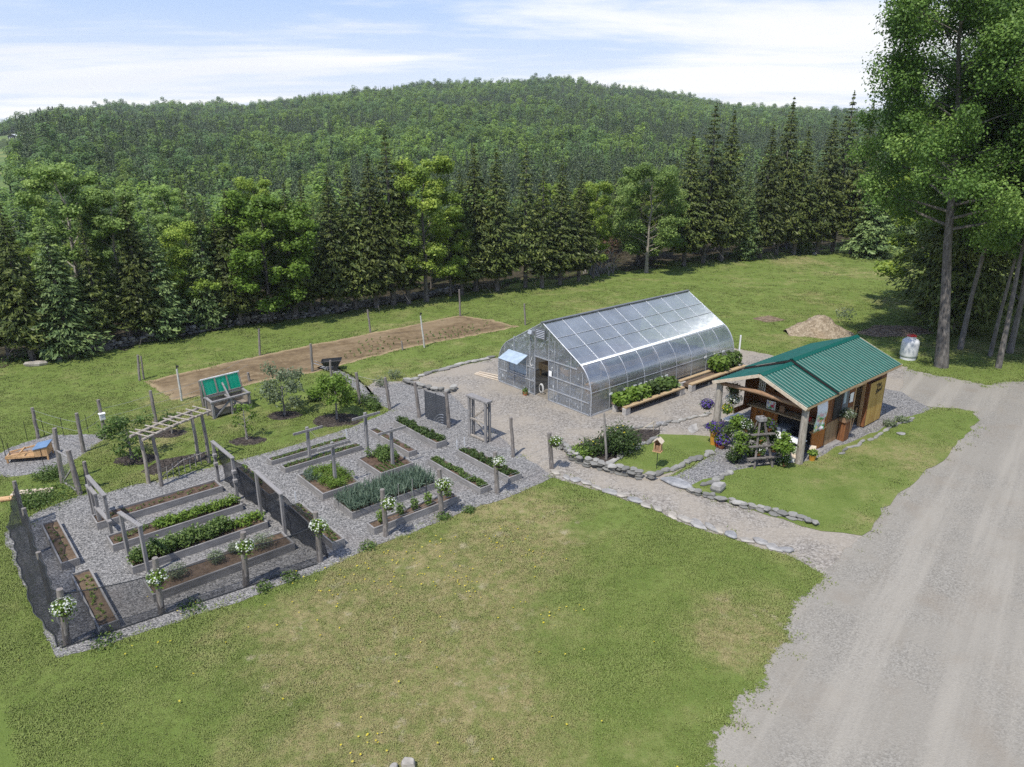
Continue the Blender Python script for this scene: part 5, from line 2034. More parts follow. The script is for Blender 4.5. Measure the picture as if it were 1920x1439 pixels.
m.bar((LC * .5, 0.06, HF - .06), (LC * .5, DC - .05, HB - .06), .06, .06)
m.build("rim", "weathered_wood", t)
m = MB()
m.bar((.06, 0, .05), (LC * .48, 0, HF - .1), .07, .06)
m.bar((LC * .53, 0, HF - .15), (LC - .06, 0, .2), .07, .06)
m.build("brace", "weathered_wood", t)
m = MB()
m.box((LC / 2, DC - .02, HB * .5), (LC - .1, .03, HB * .85))
m.box((.02, DC / 2, HF * .5), (.03, DC - .15, HF * .8))
m.box((LC - .02, DC / 2, HF * .5), (.03, DC - .15, HF * .8))
m.box((LC / 2, DC / 2, .22), (LC - .12, DC - .14, .3))
m.build("lining", "dark_soil_floor", t)
lid = MB()
ang = R(72)
n = 30
vs, fs = [], []
for i in range(n + 1):
    x = -.05 + (LC + .1) * i / n
    o_ = .018 * math.sin(i * 2.1)
    for s in (0, 1):
        vs.append((x, DC + .02 + s * .78 * math.cos(ang) + o_, HB + .06 + s * .78 * math.sin(ang)))
for i in range(n):
    fs.append((2 * i, 2 * i + 2, 2 * i + 3, 2 * i + 1))
lid.add(vs, fs)
ld = lid.build("lid", "green_plastic", t, smooth=True)
m = MB()
def lp(x, s):
    return (x, DC - .02 + s * .78 * math.cos(ang), HB + .06 + s * .78 * math.sin(ang))
m.bar(lp(-.05, 1), lp(LC + .05, 1), .05, .05)
m.build("lid_rail", "white_paint", ld)
m = MB()
for x in (0, LC * .34, LC * .66, LC):
    m.bar(lp(x, 0), lp(x, .98), .06, .04)
m.bar(lp(0, .03), lp(LC, .03), .05, .05)
m.build("lid_frame", "post_bark", ld)
m = MB()
m.bar((LC * .48, .05, HF), (LC * .5, DC + .08, HB + .5), .07, .05)
m.build("prop", "weathered_wood", t)

# ------------------------------------------------------------------ hutch on the left
p = W(100, 850)
_q = W(22, 858) - p
t = thing("animal_hutch", "low orange wooden hutch with a blue roofed end, on the gravel at the left", "hutch", p, math.atan2(_q.y, _q.x))
t.scale = (.82, .82, .9)
# local x runs from the roofed end to the open run
m = MB()
for x, y in ((0, 0), (0, .8), (1.75, .1), (1.75, .7)):
    m.box((x, y, .12), (.07, .07, .3))
m.build("leg", "fresh_wood", t)
m = MB()
m.prism([(-.02, -.02, .2), (-.02, -.02, .6), (.55, -.02, .52), (.55, -.02, .2)], (0, .04, 0))
m.prism([(-.02, .8, .2), (-.02, .8, .6), (.55, .8, .52), (.55, .8, .2)], (0, .04, 0))
m.box((0, .41, .39), (.04, .78, .38))
m.box((.55, .41, .36), (.03, .78, .3))
m.build("house", "fresh_wood", t)
m = MB()
m.box((.26, .41, .60), (.66, .94, .03), ry=R(8))
m.build("roof", "blue_roof", t)
m = MB()
m.bar((.55, 0, .24), (1.8, .1, .24), .06, .08)
m.bar((.55, .82, .24), (1.8, .72, .24), .06, .08)
m.bar((1.8, .08, .24), (1.8, .74, .24), .06, .08)
m.bar((.55, 0, .48), (1.8, .1, .3), .05, .06)
m.bar((.55, .82, .48), (1.8, .72, .3), .05, .06)
m.bar((1.15, .04, .44), (1.15, .78, .44), .05, .05)
m.box((1.15, .41, .2), (1.25, .66, .03))
m.build("run_frame", "fresh_wood", t)
m = MB()
m.poly([(.55, .02, .46), (1.8, .1, .29), (1.8, .72, .29), (.55, .8, .46)])
m.build("wire_top", "wire_mesh", t)
# thin plastic stakes round the hutch
for px, py, lab in ((12, 860, "thin stake at the far left beside the hutch"), (52, 826, "thin stake behind the hutch"), (84, 818, "thin stake right of the dark post behind the hutch"), (84, 880, "thin stake in front of the hutch"), (22, 868, "thin stake at the hutch's open end"), (120, 818, "thin stake on the gravel's far edge"), (166, 812, "thin stake near the post with the white box")):
    m = MB()
    m.tube([(0, 0, -.1), (0, 0, .85)], .013, 5)
    o = m.build("stake", "rubber")
    o.location = W(px, py)
    tag(o, lab, "stake", "thin stakes of the wire fence by the hutch")
o = MB()
o.poly([(0, 0, 0), (.14, 0, 0), (.14, 0, .1), (0, 0, .1)])
# boards lying in the weeds
p = W(58, 928)
t = thing("plank_pile", "two pale planks lying in the weeds behind the left netting", "planks", p, .15)
for y, z in ((0, .06), (.2, .08)):
    m = MB()
    m.box((0, y, z), (1.3, .14, .04), rz=.05)
    m.build("plank", "fascia_wood", t)
p = W(12, 938)
t = thing("plank_pile", "short orange board on the grass left of the netting's corner", "planks", p, .3)
m = MB()
m.box((0, 0, .06), (.9, .3, .05))
m.build("plank", "fresh_wood", t)
# wire panel between the side-gate posts
pa, pb = W(118, 905), W(150, 927)
d = pb - pa
t = thing("side_gate", "gate of silvery wire netting between two dark posts", "gate", pa, math.atan2(d.y, d.x))
LG = d.length
m = MB()
m.poly([(.08, 0, .03), (LG - .08, 0, .03), (LG - .08, 0, 1.3), (.08, 0, 1.3)])
m.build("wire_panel", "wire_mesh", t)
m = MB()
for p0, p1 in (((.08, 0, .05), (.08, 0, 1.35)), ((LG - .08, 0, .05), (LG - .08, 0, 1.35)), ((.08, 0, 1.33), (LG - .08, 0, 1.33)), ((.08, 0, .06), (LG - .08, 0, 1.1)), ((.08, 0, .05), (LG - .08, 0, .05))):
    m.bar(p0, p1, .05, .04)
m.build("frame", "weathered_wood", t)

# ------------------------------------------------------------------ wheelbarrow
p = W(622, 694)
t = thing("wheelbarrow", "black two-wheeled wheelbarrow parked at the tilled plot's near edge", "wheelbarrow", p, R(8))
t.scale = (.72, .72, .72)
m = MB()
o_ = [(-.45, -.3, .42), (.5, -.34, .42), (.5, .34, .42), (-.45, .3, .42)]
i_ = [(-.7, -.42, .78), (.78, -.45, .86), (.78, .45, .86), (-.7, .42, .78)]
m.add(o_ + i_, [(0, 1, 2, 3), (0, 4, 5, 1), (1, 5, 6, 2), (2, 6, 7, 3), (3, 7, 4, 0)])
tr = m.build("tray", "black_plastic", t)
sol = tr.modifiers.new("thickness", 'SOLIDIFY')
sol.thickness = .03
for y in (-.33, .33):
    m = MB()
    m.tube([(.3, y - .05, .2), (.3, y + .05, .2)], .2, 14)
    m.build("wheel", "rubber", t)
for y in (-.28, .28):
    m = MB()
    m.tube([(.55, y, .35), (-.6, y, .42), (-1.25, y * 1.1, .68)], .022, 6)
    m.build("handle", "aluminium", t)
m = MB()
for y in (-.25, .25):
    m.tube([(-.4, y, .42), (-.5, y, 0), (-.3, y, .0), (-.2, y, .42)], .018, 6)
m.tube([(.3, -.33, .2), (.3, .33, .2)], .018, 6)
m.build("stand", "aluminium", t)

# seedlings of the tilled plot: short rows of plants with pale flags
C = []
for r_ in range(4):
    for i in range(20):
        if random.random() < .3:
            continue
        a, b_ = W(650 + r_ * 8, 672 - r_ * 9), W(905 + r_ * 6, 625 - r_ * 5)
        q = a.lerp(b_, (i + random.uniform(-.2, .2)) / 20)
        c_, d_ = blob(5, (.08, .08, .12), (q.x, q.y, .16), .2)
        C.append(c_)
tag(leaves("crop_seedlings", "leaf_shrub", np.vstack(C), .13, up=.4), kind='stuff')

# ------------------------------------------------------------------ gates into the yard
pa, pb = W(798, 786), W(839, 800)
d = pb - pa
t = thing("slatted_gate", "dark green slatted gate panel hung open on a grey post", "gate", pa, math.atan2(d.y, d.x))
LG = d.length
m = MB()
for i in range(15):
    m.box((LG / 2, 0, .14 + i * .085), (LG, .02, .07))
m.build("slat_panel", "house_siding", t)
m = MB()
for x in (0, LG * .5, LG):
    m.box((x, .02, .75), (.04, .03, 1.3))
m.build("frame", "black_plastic", t)
p = W(838, 808)
t = thing("wire_hoops", "fan of grey wire hoops leaning on the slatted gate's foot", "wire hoops", p + Vector((-.1, -.12, 0)), math.atan2(d.y, d.x))
for i in range(5):
    r = .22 + i * .1
    m = MB()
    m.tube([(-.05 - r * math.sin(a_), -.03, .02 + r * math.cos(a_) * 1.25) for a_ in np.linspace(-.1, 1.5, 9)], .008, 4, cap=False)
    m.build("hoop", "aluminium", t)
pa, pb = W(881, 818), W(911, 831)
d = pb - pa
LG = d.length
t = thing("gate_frame", "empty grey wooden gate frame with a diagonal brace standing at the yard", "gate frame", pa, math.atan2(d.y, d.x))
for x in (0, LG):
    for y in (0, .22):
        m = MB()
        m.box((x, y, .85), (.12, .09, 1.9))
        m.build("post", "weathered_wood", t, bevel=.01)
m = MB()
m.box((LG / 2, .1, 1.83), (LG + .3, .34, .09))
m.build("lintel", "weathered_wood", t, bevel=.01)
m = MB()
m.bar((.05, .26, .85), (LG - .05, .26, 1.55), .07, .06)
m.bar((.05, .26, .75), (LG - .05, .26, .12), .07, .06)
m.bar((.06, .02, .85), (LG - .06, .02, .85), .06, .06)
m.bar((.06, .02, .08), (LG - .06, .02, .08), .07, .07)
m.build("brace", "pale_log", t)

# ------------------------------------------------------------------ planting bed and bird feeder
shrub("bush", "big round dark green bush in the stone-edged planting bed", "bush", W(1162, 848), .85, 1.1, 3400, .1, "leaf_dark", petals=("petal_yellow", 24, .07))
shrub("bush", "low dark bush left of the bare stick in the planting bed", "bush", W(1112, 850), .6, .6, 900, .1, "leaf_dark", petals=("petal_yellow", 14, .07))
shrub("bush", "bright ground-hugging plant at the planting bed's left end", "bush", W(1088, 856), .55, .4, 700, .1, "leaf_bright")
for a, b_, lab in (((1100, 838), (1130, 852), "pale rope rail left of the bare stick in the planting bed"), ((1130, 852), (1160, 842), "pale rope rail right of the bare stick in the planting bed"), ((1185, 826), (1225, 808), "pale rope rail at the planting bed's far corner")):
    pa, pb = W(*a), W(*b_)
    t = thing("rope_rail", lab, "rope", pa)
    q = pb - pa
    m = MB()
    m.tube([(0, 0, .42), (q.x * .5, q.y * .5, .34), (q.x, q.y, .42)], .018, 5)
    m.build("rope", "rope", t)
    for e in (Vector((0, 0, 0)), q):
        m = MB()
        m.tube([(e.x, e.y, -.05), (e.x, e.y, .46)], .015, 5)
        m.build("stake", "rope", t)
p = W(1231, 880)
t = thing("bird_feeder", "orange wooden house-shaped bird feeder on a thin black pole", "bird feeder", p, R(-30))
m = MB()
m.tube([(0, 0, -.1), (0, 0, 1.75)], .014, 6)
m.tube([(0, 0, 1.62), (.16, 0, 1.68)], .01, 5)
m.build("pole", "black_plastic", t)
z0 = .78
m = MB()
m.box((0, 0, z0), (.34, .3, .03))
m.box((-.12, 0, z0 + .2), (.03, .22, .38))
m.box((.12, 0, z0 + .2), (.03, .22, .38))
m.box((0, .1, z0 + .2), (.22, .02, .38))
m.build("body", "fresh_wood", t)
m = MB()
m.box((-.095, 0, z0 + .45), (.24, .32, .025), ry=R(-42))
m.box((.095, 0, z0 + .45), (.24, .32, .025), ry=R(42))
m.build("roof", "fascia_wood", t)
m = MB()
m.box((0, -.13, z0 + .05), (.3, .02, .07))
m.box((0, .02, z0 + .12), (.18, .1, .2))
m.build("seed_tray", "log_beam", t)

# ------------------------------------------------------------------ propane tank
p = W(1702, 673)
t = thing("gas_tank", "upright grey gas tank with a red cap beside the huge poplar", "gas tank", p, 0)
m = MB()
m.lathe([(0, .12), (.36, .12), (.44, .18), (.46, .28), (.46, .98), (.43, 1.1), (.33, 1.19), (.2, 1.23), (0, 1.24)], 28)
m.build("body", "tank_grey", t, smooth=True)
m = MB()
m.lathe([(.40, 0), (.42, .0), (.42, .13), (.40, .13)], 24)
m.build("foot_ring", "tank_grey", t, smooth=True)
m = MB()
m.lathe([(.24, 1.2), (.24, 1.36), (.22, 1.36), (.22, 1.2)], 20)
m.build("collar", "white_paint", t, smooth=True)
m = MB()
m.lathe([(0, 1.43), (.2, 1.42), (.26, 1.38), (.26, 1.34), (0, 1.34)], 20)
m.build("cap", "red_plastic", t, smooth=True)


# ------------------------------------------------------------------ greenhouse (local x along its length, y across)
GO = W(1107, 782)
GL, GW = 11.2, 6.6
gh = thing("greenhouse", "long gothic-arched greenhouse of clear ribbed panels on the yard gravel", "greenhouse", GO, UA)
HALF = [(0, 0), (0, .5), (0, .95), (.02, 1.15), (.06, 1.36), (.12, 1.55), (.21, 1.74), (.33, 1.93), (.47, 2.1), (.64, 2.25), (.85, 2.38), (3.3, 3.77)]
PROF = HALF + [(GW - y, z) for y, z in reversed(HALF[:-1])]


def skin(prof, x0, x1):
    m = MB()
    n = len(prof)
    vs = [(x, y, z) for x in (x0, x1) for y, z in prof]
    m.add(vs, [(i, n + i, n + i + 1, i + 1) for i in range(n - 1)])
    return m


skin(HALF, 0, GL).build("wall_panel", "polycarbonate", gh, smooth=True)
skin([(GW - y, z) for y, z in reversed(HALF)], 0, GL).build("wall_panel", "polycarbonate", gh, smooth=True)


def offs(y, z, o=.03):
    s = 1 if y < GW / 2 else -1
    if abs(y - GW / 2) < 1e-6:
        return (y, z + o)
    return (y - s * o, z + o * .4)


for i in range(10):
    x = GL * i / 9
    m = MB()
    r = .028 if i in (0, 9) else .015
    m.tube([(x, *offs(y, z, .015)) for y, z in PROF], r, 6)
    m.build("rib", "aluminium", gh, smooth=True)
for k in range(9):                                     # lighter hoops between the ribs on the curved side
    if k in (0, 2, 3, 5, 7):
        x = GL * (k + .42) / 9
        m = MB()
        m.tube([(x, *offs(y, z, -.02)) for y, z in HALF[4:]], .011, 5)
        m.build("inner_hoop", "aluminium", gh, smooth=True)


def onroof(f):                                         # 0 = ridge, 1 = shoulder
    return (3.3 + (.85 - 3.3) * f, 3.77 + (2.38 - 3.77) * f)


for f in (.40, .68):
    for s in (0, 1):
        y, z = onroof(f)
        y = y if s == 0 else GW - y
        m = MB()
        m.tube([(0, y, z + .02), (GL, y, z + .02)], .016, 5)
        m.build("purlin", "aluminium", gh)
for y, z in ((.66, 2.26), (GW - .66, 2.26), (-.0, 1.12), (GW, 1.12)):
    m = MB()
    m.tube([(0, y, z + .02), (GL, y, z + .02)], .02 if z > 2 else .012, 5)
    m.build("purlin", "aluminium", gh)
m = MB()
m.bar((-.06, GW / 2, 3.8), (GL + .06, GW / 2, 3.8), .16, .05)
m.build("ridge_cap", "slate_dark", gh)
for y in (0, GW):
    m = MB()
    m.bar((0, y, .04), (GL, y, .04), .06, .1)
    m.build("base_rail", "aluminium", gh)
DY0, DY1, DH = 2.80, 3.78, 2.04


def zprof(y):
    ys = [q[0] for q in HALF[2:]]
    zs_ = [q[1] for q in HALF[2:]]
    yy = min(y, GW - y)
    return float(np.interp(yy, ys, zs_))


def endwall(x, door):
    m = MB()
    if door:
        right = [(x, y, z) for y, z in HALF[:-1]] + [(x, DY0, zprof(DY0)), (x, DY0, 0)]
        left = [(x, DY1, 0), (x, DY1, zprof(DY1))] + [(x, GW - y, z) for y, z in reversed(HALF[:-1])]
        mid = [(x, DY0, DH), (x, DY0, zprof(DY0)), (x, GW / 2, 3.77), (x, DY1, zprof(DY1)), (x, DY1, DH)]
        m.poly(right).poly(left).poly(mid)
    else:
        m.poly([(x, y, z) for y, z in PROF])
    m.build("end_wall", "polycarbonate", gh)


endwall(.005, True)
endwall(GL - .005, False)
for y, z0, z1 in ((.55, 0, 1.98), (1.32, 0, 2.6), (2.18, 0, 2.0), (2.42, 0, 3.1), (DY0, 0, zprof(DY0)), (DY1, 0, zprof(DY1)), (4.15, 0, 3.2), (5.35, 0, 2.75), (6.05, 0, 2.2)):
    m = MB()
    m.bar((-.012, y, z0), (-.012, y, z1 - .04), .05 if y in (DY0, DY1) else .035, .03)
    m.build("stud", "aluminium", gh)
for y0, y1, z in ((.1, 2.77, .62), (.05, 2.77, 1.28), (.9, 2.77, 2.06), (3.82, 6.5, .72), (3.82, 6.4, 1.4), (DY0, DY1, DH), (.05, 2.77, .05), (3.82, 6.55, .05)):
    m = MB()
    m.bar((-.02, y0, z), (-.02, y1, z), .03, .045)
    m.build("girt", "aluminium", gh)
# louvred vent, awning window, junction box, notice
m = MB()
for q0, q1 in (((-.06, 3.05, 3.02), (-.06, 3.66, 3.02)), ((-.06, 3.05, 3.46), (-.06, 3.66, 3.46)), ((-.06, 3.05, 3.0), (-.06, 3.05, 3.48)), ((-.06, 3.66, 3.0), (-.06, 3.66, 3.48))):
    m.bar(q0, q1, .06, .05)
m.box((-.03, 3.36, 3.24), (.01, .56, .42))
vent = m.build("vent", "slate_dark", gh)
for i in range(5):
    m = MB()
    m.box((-.075, 3.355, 3.07 + i * .085), (.07, .56, .012), ry=R(-35))
    m.build("slat", "aluminium", vent)
m = MB()
m.box((-.12, 3.98, 3.2), (.2, .26, .2), ry=R(20))
m.box((-.02, 3.98, 3.2), (.06, .1, .1))
m.build("lamp", "aluminium", gh, bevel=.01)
m = MB()
m.add([(-.02, 4.32, 1.95), (-.02, 5.75, 1.95), (-.72, 5.75, 1.62), (-.72, 4.32, 1.62)], [(0, 1, 2, 3)])
aw = m.build("awning_window", "blue_film", gh)
so = aw.modifiers.new("thickness", 'SOLIDIFY')
so.thickness = .03
m = MB()
for y in (4.36, 5.71):
    m.bar((-.03, y, 1.9), (-.7, y, 1.6), .04, .03)
    m.bar((-.03, y, .85), (-.03, y, 1.95), .05, .04)
    m.bar((-.03, y, 1.15), (-.55, y, 1.66), .025, .025)
m.bar((-.03, 4.36, .85), (-.03, 5.71, .85), .05, .04)
m.build("window_frame", "aluminium", aw)
m = MB()
m.poly([(-.015, 4.4, .9), (-.015, 5.7, .9), (-.015, 5.7, 1.9), (-.015, 4.4, 1.9)])
m.build("window_screen", "blue_film", aw)
m = MB()
m.box((-.045, 2.66, 1.42), (.012, .19, .27))
m.build("notice", "white_paper", gh)
m = MB()
m.tube([(-.03, 4.02 + .09 * math.cos(a_), 1.62 + .14 * math.sin(a_)) for a_ in np.linspace(-2.6, 1.2, 9)] + [(-.03, 3.98, 1.95)], .014, 5)
m.build("cable", "white_paint", gh)
# inside: floor, benches and crates with plants (each rests there by itself)
m = MB()
m.box((GL / 2, GW / 2, .012), (GL - .1, GW - .1, .02))
m.build("floor", "dark_soil_floor", gh)


def glocal(x, y, z=0):
    return GO + U * x + N * y + Vector((0, 0, z))


for i, (x, y, ln, wd_, lab) in enumerate(((2.2, 3.3, 1.4, .55, "orange wooden planter box seen through the open greenhouse door"), (5.2, 1.0, 5.5, .8, "long planting bench along the near side inside the greenhouse"), (5.2, 5.5, 6.0, .8, "long planting bench along the far side inside the greenhouse"), (6.5, 3.3, 4.0, .7, "middle planting bench deep inside the greenhouse"))):
    t = thing("planter_box", lab, "planter", glocal(x, y, .022), UA)
    zt = .98 if i == 0 else .55
    m = MB()
    for s in (-1, 1):
        m.box((0, s * wd_ / 2, zt), (ln, .04, .32))
        m.box((s * ln / 2, 0, zt), (.04, wd_, .3))
    m.build("box", "fresh_wood" if i == 0 else "bench_plank", t)
    for sx in (-1, 1):
        for sy in (-1, 1):
            m = MB()
            m.box((sx * (ln / 2 - .08), sy * (wd_ / 2 - .07), (zt - .15) / 2), (.08, .08, zt - .16))
            m.build("leg", "bench_plank", t)
    m = MB()
    m.box((0, 0, zt + .08), (ln - .06, wd_ - .06, .04))
    m.build("soil", "bed_soil", t)
    k = int(420 * ln / 1.4)
    c, d = blob(k, (ln * .48, wd_ * .45, .2), (0, 0, zt + .25), .1)
    leaves("foliage", "leaf_bright" if i == 0 else "leaf_shrub", c, .12, t, up=.8)
t = thing("planter_box", "low dark shelf inside the greenhouse doorway under the orange planter", "shelf", glocal(1.5, 3.2, .022), UA)
m = MB()
m.box((0, 0, .42), (.6, .8, .05))
m.build("shelf_board", "bench_plank", t)
for sx in (-1, 1):
    m = MB()
    m.box((sx * .25, 0, .2), (.05, .7, .4))
    m.build("leg", "dead_branch", t)
t = thing("garden_hose", "coil of pale hose hung just inside the greenhouse door", "hose", glocal(.25, 3.62, .05), UA)
for i in range(3):
    m = MB()
    m.tube([(.02 * i, (.12 + .02 * i) * math.cos(a_), .30 + (.2 + .02 * i) * math.sin(a_)) for a_ in np.linspace(0, 6.3, 15)], .011, 6, cap=False)
    m.build("loop", "white_paint", t, smooth=True)
for x, y, lab in ((1.0, .9, "orange plastic bin behind the greenhouse end panel"),):
    t = thing("storage_bin", lab, "bin", glocal(x, y, .9), UA)
    m = MB()
    m.box((0, 0, 0), (.5, .5, .45))
    b1 = m.build("body", "orange_glaze", t, bevel=.02)
    m = MB()
    m.box((0, 0, -.56), (.7, .9, .66))
    m.build("stand", "bench_plank", t)
t = shrub("potted_plant", "small terracotta pot of green leaves left of the greenhouse door", "potted plant", glocal(-.35, 4.1), .16, .42, 120, .1, "leaf_shrub", stem=False)
m = MB()
m.lathe([(.02, 0), (.1, 0), (.13, .2), (.11, .2)], 12)
m.build("pot", "terracotta", t, smooth=True)
# loose lumber by the far corner
t = thing("lumber_pile", "a few pale boards lying beside the greenhouse's far front corner", "planks", glocal(-.1, 7.3, 0), UA + R(100))
for i in range(4):
    m = MB()
    m.box((.1 * i, -.14 * i, .04 + .035 * (i % 2)), (2.0 - .2 * i, .1, .035), rz=.04 * i)
    m.build("board", "fascia_wood", t)
m = MB()
m.bar((0, 0, 0), (0, 0, 1.9), .07)
o = m.build("corner_post", "white_paint")
o.location = glocal(GL + .12, -.28)
tag(o, "white post standing at the greenhouse's far back corner", "post")

# long planters along the side
def trough(x0, x1, plants, label, front, group="planters along the greenhouse side"):
    ln = x1 - x0
    t = thing("trough_planter", label, "planter", glocal(x0, -1.0), UA, group)
    for x in (.1, ln - .1):
        for y in (.12, .72):
            m = MB()
            m.box((x, y, .17), (.34, .22, .34))
            m.build("concrete_block", "concrete", t, bevel=.01)
    m = MB()
    m.box((ln / 2, .12, .385), (ln + .1, .24, .07))
    m.build("front_plank", "bench_plank", t, bevel=.006)
    m = MB()
    m.box((ln / 2, .8, .385), (ln + .1, .2, .07))
    m.build("back_plank", "bench_plank", t, bevel=.006)
    m = MB()
    m.box((ln / 2, .46, .24), (ln - .1, .44, .16))
    m.build("soil", "bed_soil", t)
    return t


trough(1.35, 5.6, 6, "planter of leafy squash nearest the greenhouse's front corner", True)
trough(6.3, 11.0, 2, "planter with empty plank ledges by the far half of the greenhouse side", True)
for i, (x, r, h, mt, lab) in enumerate(((1.6, .42, .62, "leaf_bright", "bright squash plant at the front end of the near planter"), (2.35, .45, .7, "leaf_bright", "second bright squash plant in the near planter"), (3.05, .42, .66, "leaf_bright", "middle squash plant of the near planter"),
                                        (3.8, .4, .62, "leaf_dark", "darker squash plant past the middle of the near planter"), (4.5, .42, .66, "leaf_shrub", "squash plant next to the last in the near planter"), (5.15, .4, .62, "leaf_shrub", "squash plant at the far end of the near planter"),
                                        (9.3, .6, .95, "leaf_bright", "big trailing squash plant in the far planter"), (10.6, .48, .85, "leaf_shrub", "squash plant at the far end of the far planter"))):
    p = glocal(x, -.42, .28)
    shrub("squash_plant", lab, "squash plant", p, r, h, 380, .22, mt, "squash plants along the greenhouse side", aspect=.85)
for i, x in enumerate((1.3, 2.3, 3.0, 3.4, 3.8, 4.2, 4.6, 5.0, 5.4, 8.6, 9.4, 10.2)):
    m = MB()
    m.box((0, 0, 0), (.2, .02, .1))
    o = m.build("plant_tag", "white_paper", gh)
    o.location = (x, -.03, .82 if i < 9 else 1.15)
# keep the tags as parts of the wall they are clipped to


# ------------------------------------------------------------------ flower stand (local x along its length, y across)
SO = W(1501, 871)
sh = thing("shed", "brown wooden garden stand under a two-stepped green metal roof, its porch open to the path", "shed", SO, UA)


def slocal(x, y, z=0):
    return SO + U * x + N * y + Vector((0, 0, z))


SW = 4.05                                             # across the eaves
YR = SW / 2


def ribbed(x0, x1, ze, zr, over, name):
    """Two slopes of ribbed sheet metal, each a part."""
    for s in (0, 1):
        m = MB()
        ns = int((x1 - x0) / .095)
        ye = -over if s == 0 else SW + over
        sl = Vector((0, YR - ye, zr - ze))
        th = .025
        vs, fs = [], []
        prof = []
        x = x0
        pitch = .23
        k = 0
        while x < x1 - .001:
            for dx, dz in ((0, 0), (.075, 0), (.095, .019), (.125, .019), (.145, 0), (.187, 0), (.195, .006), (.205, 0)):
                if x + dx <= x1:
                    prof.append((x + dx, dz))
            x += pitch
        prof.append((x1, 0))
        n = len(prof)
        for y, z in ((ye, ze), (YR, zr)):
            for px, dz in prof:
                vs.append((px, y, z + dz))
        fs = [(i, i + 1, n + i + 1, n + i) for i in range(n - 1)]
        if s:
            fs = [f[::-1] for f in fs]
        m.add(vs, fs)
        o = m.build(name, "green_metal_roof", sh)
        so = o.modifiers.new("thickness", 'SOLIDIFY')
        so.thickness = .012
        so.offset = -1
    m = MB()
    m.add([(x0 - .02, YR - .16, zr - .035), (x1 + .02, YR - .16, zr - .035), (x0 - .02, YR, zr + .05), (x1 + .02, YR, zr + .05), (x0 - .02, YR + .16, zr - .035), (x1 + .02, YR + .16, zr - .035)],
          [(0, 1, 3, 2), (2, 3, 5, 4)])
    m.build("ridge_flashing", "green_metal_trim", sh)


PX0, PX1, MX0, MX1 = -.28, 2.35, 2.1, 7.8
PZE, PZR, MZE, MZR = 2.47, 3.28, 2.56, 3.42
ribbed(PX0, PX1, PZE, PZR, .08, "roof_panel")
ribbed(MX0, MX1, MZE, MZR, .14, "roof_panel")
for x, ze, zr, mt, ov, w_ in ((PX0 - .02, PZE, PZR, "fascia_wood", .09, .13), (MX0 - .02, MZE, MZR, "dark_interior", .15, .07), (MX1 + .01, MZE, MZR, "fascia_wood", .15, .12)):
    m = MB()
    m.bar((x, -ov, ze - .075), (x, YR, zr - .06), .035, w_)
    m.bar((x, SW + ov, ze - .075), (x, YR, zr - .06), .035, w_)
    m.build("barge_board", mt, sh)
for x0, x1, z, ov in ((PX0, PX1 - .05, PZE, .06), (MX0, MX1, MZE, .13)):
    for s in (0, 1):
        y = -ov if s == 0 else SW + ov
        m = MB()
        m.bar((x0, y, z - .07), (x1, y, z - .07), .03, .1)
        m.build("eave_board", "bench_plank", sh)
# logs that carry the porch
for y, lab in ((.08, 0), (SW - .1, 0)):
    m = MB()
    m.tube([(0, y, -.2), (.01, y + .01, .8), (-.01, y, 1.6), (0, y, 2.4)], [.155, .145, .14, .13], 12, jit=.08)
    m.build("porch_post", "pale_log", sh, smooth=True)
m = MB()
m.tube([(-.02, -.05, 2.34), (0, YR, 2.42), (-.02, SW + .05, 2.36)], [.1, .095, .09], 10, jit=.06)
m.build("porch_beam", "log_beam", sh, smooth=True)
# walls of the closed half
WX0, WX1, WY0, WY1 = 2.3, 7.55, .3, SW - .3
DX0, DX1, DZ = 4.55, 5.45, 2.06
m = MB()
def wallbox(x0, x1, y0, y1, z0, z1):
    m.box(((x0 + x1) / 2, (y0 + y1) / 2, (z0 + z1) / 2), (x1 - x0, y1 - y0, z1 - z0))
T = .06
wallbox(WX0, DX0, WY0, WY0 + T, 0, 2.5)
wallbox(DX1, WX1, WY0, WY0 + T, 0, 2.5)
wallbox(DX0, DX1, WY0, WY0 + T, DZ, 2.5)
m.build("wall", "brown_boards", sh)
m = MB()
wallbox(WX0, WX1, WY1 - T, WY1, 0, 2.5)
m.build("wall", "brown_boards", sh)
m = MB()
m.prism([(WX1 - T, WY0 + T, 0), (WX1 - T, WY1 - T, 0), (WX1 - T, WY1 - T, 2.5), (WX1 - T, YR, 3.3), (WX1 - T, WY0 + T, 2.5)], (T, 0, 0))
m.build("wall", "brown_boards_front", sh)
# lighter wainscot boards low on the side wall
m = MB()
wallbox(WX0 + .02, 3.45, WY0 - .022, WY0 - .002, .03, 1.0)
m.build("wainscot", "tan_boards", sh)
m = MB()
wallbox(3.98, DX0 - .02, WY0 - .022, WY0 - .002, .03, 1.25)
m.build("wainscot", "tan_boards", sh)
# counter front: cupboard, gap with its shade painted near-black, counter, back wall with shelves and gable
m = MB()
wallbox(WX0, WX0 + T, WY0 + T, WY1 - T, 1.12, 1.75)
wallbox(WX0, WX0 + T, WY0 + T, .95, 1.75, 2.5)
wallbox(WX0, WX0 + T, WY1 - 1.0, WY1 - T, 1.75, 2.5)
wallbox(WX0, WX0 + T, 1.75, 2.15, 1.75, 2.9)
m.build("front_wall", "brown_boards_front", sh)
m = MB()
m.prism([(WX0 + .35, WY0 + T, 0), (WX0 + .35, WY1 - T, 0), (WX0 + .35, WY1 - T, 2.5), (WX0 + .35, YR, 3.2), (WX0 + .35, WY0 + T, 2.5)], (.03, 0, 0))
m.build("opening_shade", "dark_interior", sh)  # near-black sheet paints the shade behind the porch wall openings
m = MB()
wallbox(WX0 - .52, WX0 + .1, WY0 + T + .01, WY1 - T - .01, 1.0, 1.06)
m.build("counter", "bench_plank", sh, bevel=.008)
cupb = MB()
